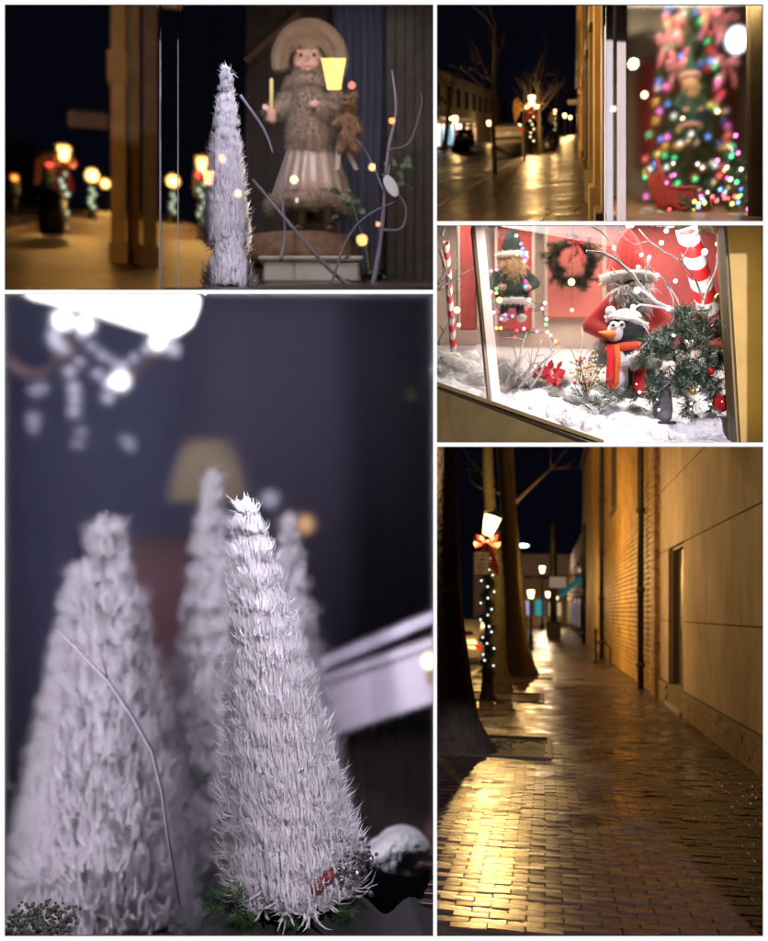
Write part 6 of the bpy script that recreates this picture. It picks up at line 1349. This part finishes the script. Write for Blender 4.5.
# table lamp, armchair, small lamps behind the glass
tl = thing('table_lamp', 'table lamp with tan shade behind the middle feather tree', 'table lamp', W(208, 640, 8.9)); P = Px(208, 640, 8.9)
b = MB(); b.lathe([(38 * P.s, 0), (37 * P.s, 2 * P.s), (31 * P.s, 34 * P.s), (20 * P.s, 58 * P.s), (18 * P.s, 58 * P.s), (35 * P.s, 1 * P.s)], P(208, 500), 28); b.build('shade', mat('tan_shade', (.55, .42, .30), .8, emit=(1, .76, .52), es=.12), tl, True)
b = MB(); b.lathe([(.16, 0), (.17, .03), (.05, .08), (.09, .3), (.13, .55), (.06, .85), (.03, 1.0), (.02, 1.3)], P(208, 640), 18); b.build('base', mat('lamp_ceramic', (.12, .11, .14), .3), tl, True)
ac = thing('pink_armchair', 'dusty pink armchair back between the feather trees', 'armchair', W(165, 720, 9.3)); P = Px(165, 720, 9.3); m_ = mat('dusty_pink_velvet', (.62, .33, .36), .8, sheen=.5)
b = MB(); b.cbox(P(166, 612, .1), (78 * P.s, .2, 140 * P.s), .08); b.build('backrest', m_, ac); b = MB(); b.cbox(P(166, 690, -.25), (78 * P.s, .7, 22 * P.s), .06); b.build('seat', m_, ac)
for x in (124, 208): b = MB(); b.cbox(P(x, 668, -.2), (12 * P.s, .7, 44 * P.s), .05); b.build('arm', m_, ac)
for x in (134, 198):
    for dy in (-.5, .1): b = MB(); b.tube([P(x, 700, dy), P(x, 716, dy)], [.03, .02], 8); b.build('leg', brownwood, ac)
b = MB(); b.cbox(P(164, 551, .06), (66 * P.s, .16, 24 * P.s), .06); b.build('head_cushion', mat('tan_velvet', (.30, .20, .17), .8), ac)
sl2 = thing('string_globes', 'small warm and white globe lights far behind the feather trees', 'light string', W(300, 560, 8.7)); P = Px(300, 560, 8.7)
for x, y, r, m_ in ((270, 499, .075, emat('dim_lilac_globe', (.62, .62, .85), .55)), (305, 524, .075, emat('amber_globe', (1, .55, .28), .75)), (411, 395, .05, emat('dim_olive_globe', (.4, .36, .2), .12))): bulb(P(x, y), r, m_, sl2)
b = MB(); b.tube([P(262, 480), P(270, 497), P(305, 521), P(345, 520)], .006, 5); b.build('wire', iron, sl2)
# white ledge at the right with wood below
le = thing('white_ledge', 'white painted ledge with rail crossing behind the right feather tree', 'ledge', W(380, 740, 8.0)); og = le.location.copy()
def plank(pts, Y0, Y1, dep, m_, nm, par, og):
    b = MB(); k = V((0, dep, 0)); (a, c, d, e) = pts; p = [W(*d, Y1), W(*e, Y0), W(*a, Y0), W(*c, Y1)]; b.hexa([p[0], p[1], p[1] + k, p[0] + k, p[3], p[2], p[2] + k, p[3] + k]); return b.build(nm, m_, par, org=og)
lw = mat('lilac_white_paint', (.40, .36, .42), .6, noise=(4, .12))
plank([(312, 690), (433.6, 648), (433.6, 702), (312, 742)], 8.1, 7.6, .06, lw, 'board', le, og)
plank([(312, 662), (433.6, 611), (433.6, 622), (312, 674)], 8.1, 7.6, .04, mat('grey_lilac_paint', (.26, .24, .29), .6), 'rail', le, og)
plank([(312, 680), (433.6, 638), (433.6, 646), (312, 688)], 8.08, 7.58, .1, lw, 'top_edge', le, og)
dw = thing('dark_wainscot', 'dark brown boards below the white ledge', 'panelling', W(390, 840, 8.15)); og = dw.location.copy()
for i in range(7):
    x = 318 + i * 16.5; plank([(x, 738 - (x - 318) * .32), (min(x + 15.9, 433.6), 734 - (x - 302) * .32), (min(x + 15.9, 433.6), 846), (x, 846)], 8.2, 8.2, .04, mat('wainscot_brown', (.022, .013, .011), .6, noise=(6, .4)), 'board', dw, og)
gb2 = thing('ledge_globe_lamp', 'round warm globe lamp beside the white ledge', 'lamp', W(427, 680, 7.5)); P = Px(427, 680, 7.5)
b = MB(); b.ball(P(429, 661), 8 * P.s, 16, 12); b.build('globe', emat('cream_globe', (1, .80, .52), 2.2), gb2, True); b = MB(); b.tube([P(429, 670), P(429, 684)], .02, 8); b.build('holder', mat('brass'), gb2)
# the trees
GFT = 'white feather trees on the table'
def ft(bx, by, tx, ty, half, Y, n, seed, label, **k):
    P = Px(bx, by, Y); return feather_tree(P.loc, (by - ty) * P.s, half * P.s, n, seed, label, GFT, lean=(tx - bx) / (by - ty), **k)
ft(113, 934, 108, 528, 116, 7.3, 2200, 51, 'broad white feather tree with a tousled curly tip', L=.4, tip=2.0, strands=15, pw=.66, wd=.7)
ft(62, 930, 76, 568, 70, 7.75, 1400, 52, 'white feather tree half hidden behind the broad tousled one', L=.28, tip=1, strands=12, pw=.7, wd=.8)
ft(297, 886, 246, 506, 84, 5.76, 3400, 53, 'crisp white feather tree with a rounded tip at the right', L=.23, tip=1.0, strands=18, pw=.66, wd=.6)
ft(215, 866, 213, 476, 80, 7.7, 1700, 54, 'tall white feather tree in the middle with a drooping plume', L=.3, tip=1.6, strands=12, pw=.8, wd=.8)
ft(298, 852, 290, 520, 64, 7.6, 1100, 55, 'white feather tree behind the crisp right one', L=.28, tip=1, strands=12, pw=.8, wd=.8)
blur_pane(4.2, 293.6, 433.6, 938, 6.3, .165, 'added blurring glass between the crisp feather tree and the broad one')
# dark twig across the broad tree
dt = thing('dark_twig', 'blurred dark bent twig in front of the broad feather tree', 'twig', W(185, 900, 6.6)); P = Px(185, 900, 6.6)
b = MB(); b.tube([P(58, 630), P(80, 652), P(108, 680), P(132, 715), P(152, 750), P(162, 790), P(170, 850), P(180, 905)], [.004, .008, .011, .012, .012, .011, .009, .006], 8); b.build('stem', mat('slate_twig', (.26, .24, .30), .7), dt, True)
b = MB(); b.tube([P(108, 680), P(100, 650), P(88, 630)], [.007, .005, .003], 6); b.build('offshoot', mat('slate_twig'), dt, True)
# foreground greenery, berries, dark ornaments, snow mound, moss
ck = thing('dark_cloth', 'crumpled dark plum cloth spread under the crisp feather tree', 'cloth', W(320, 936, 5.9)); P = Px(320, 936, 5.9); b = MB(); n = 40; qq = random.Random(71)
for jj in range(15):
    for ii in range(n + 1):
        k = jj / 14; x = 196 + (433 - 196) * ii / n; hgt = (56 + 16 * math.sin(ii * .35) + 8 * math.sin(ii * .9 + 1)) * min(1, ii / 8) * (1 - .45 * ii / n) * math.sin(min(1, k * 1.6) * PI / 2)
        b.v.append(tuple(W(x, 936.8 - hgt + 2.2 * math.sin(ii * 1.3 + jj * 1.1), 5.45 + .85 * k) - P.loc))
b.f = [(jj * (n + 1) + ii, jj * (n + 1) + ii + 1, (jj + 1) * (n + 1) + ii + 1, (jj + 1) * (n + 1) + ii) for jj in range(14) for ii in range(n)]
b.build('fabric', mat('dark_plum_fabric', (.006, .004, .005), .9, noise=(6, .5)), ck, True)
fg = thing('fir_sprigs', 'green fir sprigs lying at the foot of the right feather tree', 'fir sprigs', W(270, 915, 5.5)); P = Px(270, 915, 5.5); st, nd = MB(), MB(); q = random.Random(61)
for i in range(34): sprig(st, nd, P(q.uniform(225, 330), q.uniform(890, 932), q.uniform(-.1, .2)), (q.gauss(0, 1), q.gauss(-.3, .4), q.uniform(.0, .7)), q.uniform(.1, .17), q, .06, .0026, 70, .1, False)
st.build('stems', twig_m, fg, fix=False); nd.build('needles', leafmat('fresh_fir', (.05, .10, .035), .2, .6, (10, .4)), fg, fix=False)['kind'] = 'stuff'
dn = thing('dark_bead_cluster', 'cluster of dark glittering beads and a red berry on the table', 'ornament', W(335, 880, 5.55)); P = Px(335, 880, 5.55)
for i in range(150): bulb(P(q.gauss(345, 17), q.gauss(868, 9), q.uniform(-.1, .2)), q.uniform(.009, .02), (mat('dark_glass_bead', (.03, .025, .03), .08, coat=.5), mat('smoky_bead', (.12, .10, .11), .12, .3), mat('silver_bead', (.5, .5, .55), .1, .9))[0 if i % 3 else (1 if i % 2 else 2)], dn, 'bead')
for x, y in ((323, 874), (330, 868), (318, 880)): bulb(P(x, y, -.12), .036, mat('dull_red_berry', (.12, .02, .018), .5), dn, 'berry')
mn = thing('snow_mound', 'smooth grey-white snow mound at the right edge of the table', 'snow', W(400, 862, 6.75)); P = Px(400, 862, 6.75); b = MB()
for x, y, r in ((402, 850, 23), (386, 857, 19), (412, 852, 17), (396, 862, 20), (372, 864, 12), (410, 866, 18)): b.ball(P(x, y, .1), (r * P.s * 1.15, r * P.s, r * P.s * .8))
b = blob(b, 'mound', mat('cotton_snow'), mn, 1.6 * P.s, 6); clip(b, 433.9, False) if False else None
ms = thing('moss_bed', 'dark mossy gravel heap under the left feather tree', 'moss', W(30, 925, 5.6)); P = Px(30, 925, 5.6)
b = MB()
for i in range(420): p = P(q.uniform(6, 70), q.uniform(914, 936), q.uniform(-.2, .2)); b.ball(p, q.uniform(.006, .014), 6, 4)
b.build('gravel', mat('mossy_gravel', (.035, .035, .026), .6, noise=(10, .6)), ms)['kind'] = 'stuff'
# unseen fill lights added to brighten the feather trees
room_fill(250, 293.5, 5.8, 330, .85, 190, (.86, .82, 1.0)); fill_strip(10, 428, 294.6, 294.6, 760, (.88, .83, 1.0), 6.36)
fill_strip(7, 7, 300, 860, 820, (.95, .87, 1.0), 6.46); fill_strip(431, 431, 300, 640, 80, (.94, .86, 1.0), 6.46)
fill_strip(12, 426, 295.5, 295.5, 62, (.86, .80, 1.0), 8.42); fill_strip(9, 9, 310, 800, 26, (.9, .8, 1.0), 8.42)

# unseen fill lamp added behind the viewer to light the displays from the front
street_lamp(V((1.45, -1.4, 0)), 0, 6.9, 5600, (.96, .88, 1.0), 10, 'tall globe lamp added on the plaza behind the viewer to light the displays', GM, sz=2.2, clear=.6, globe=True)
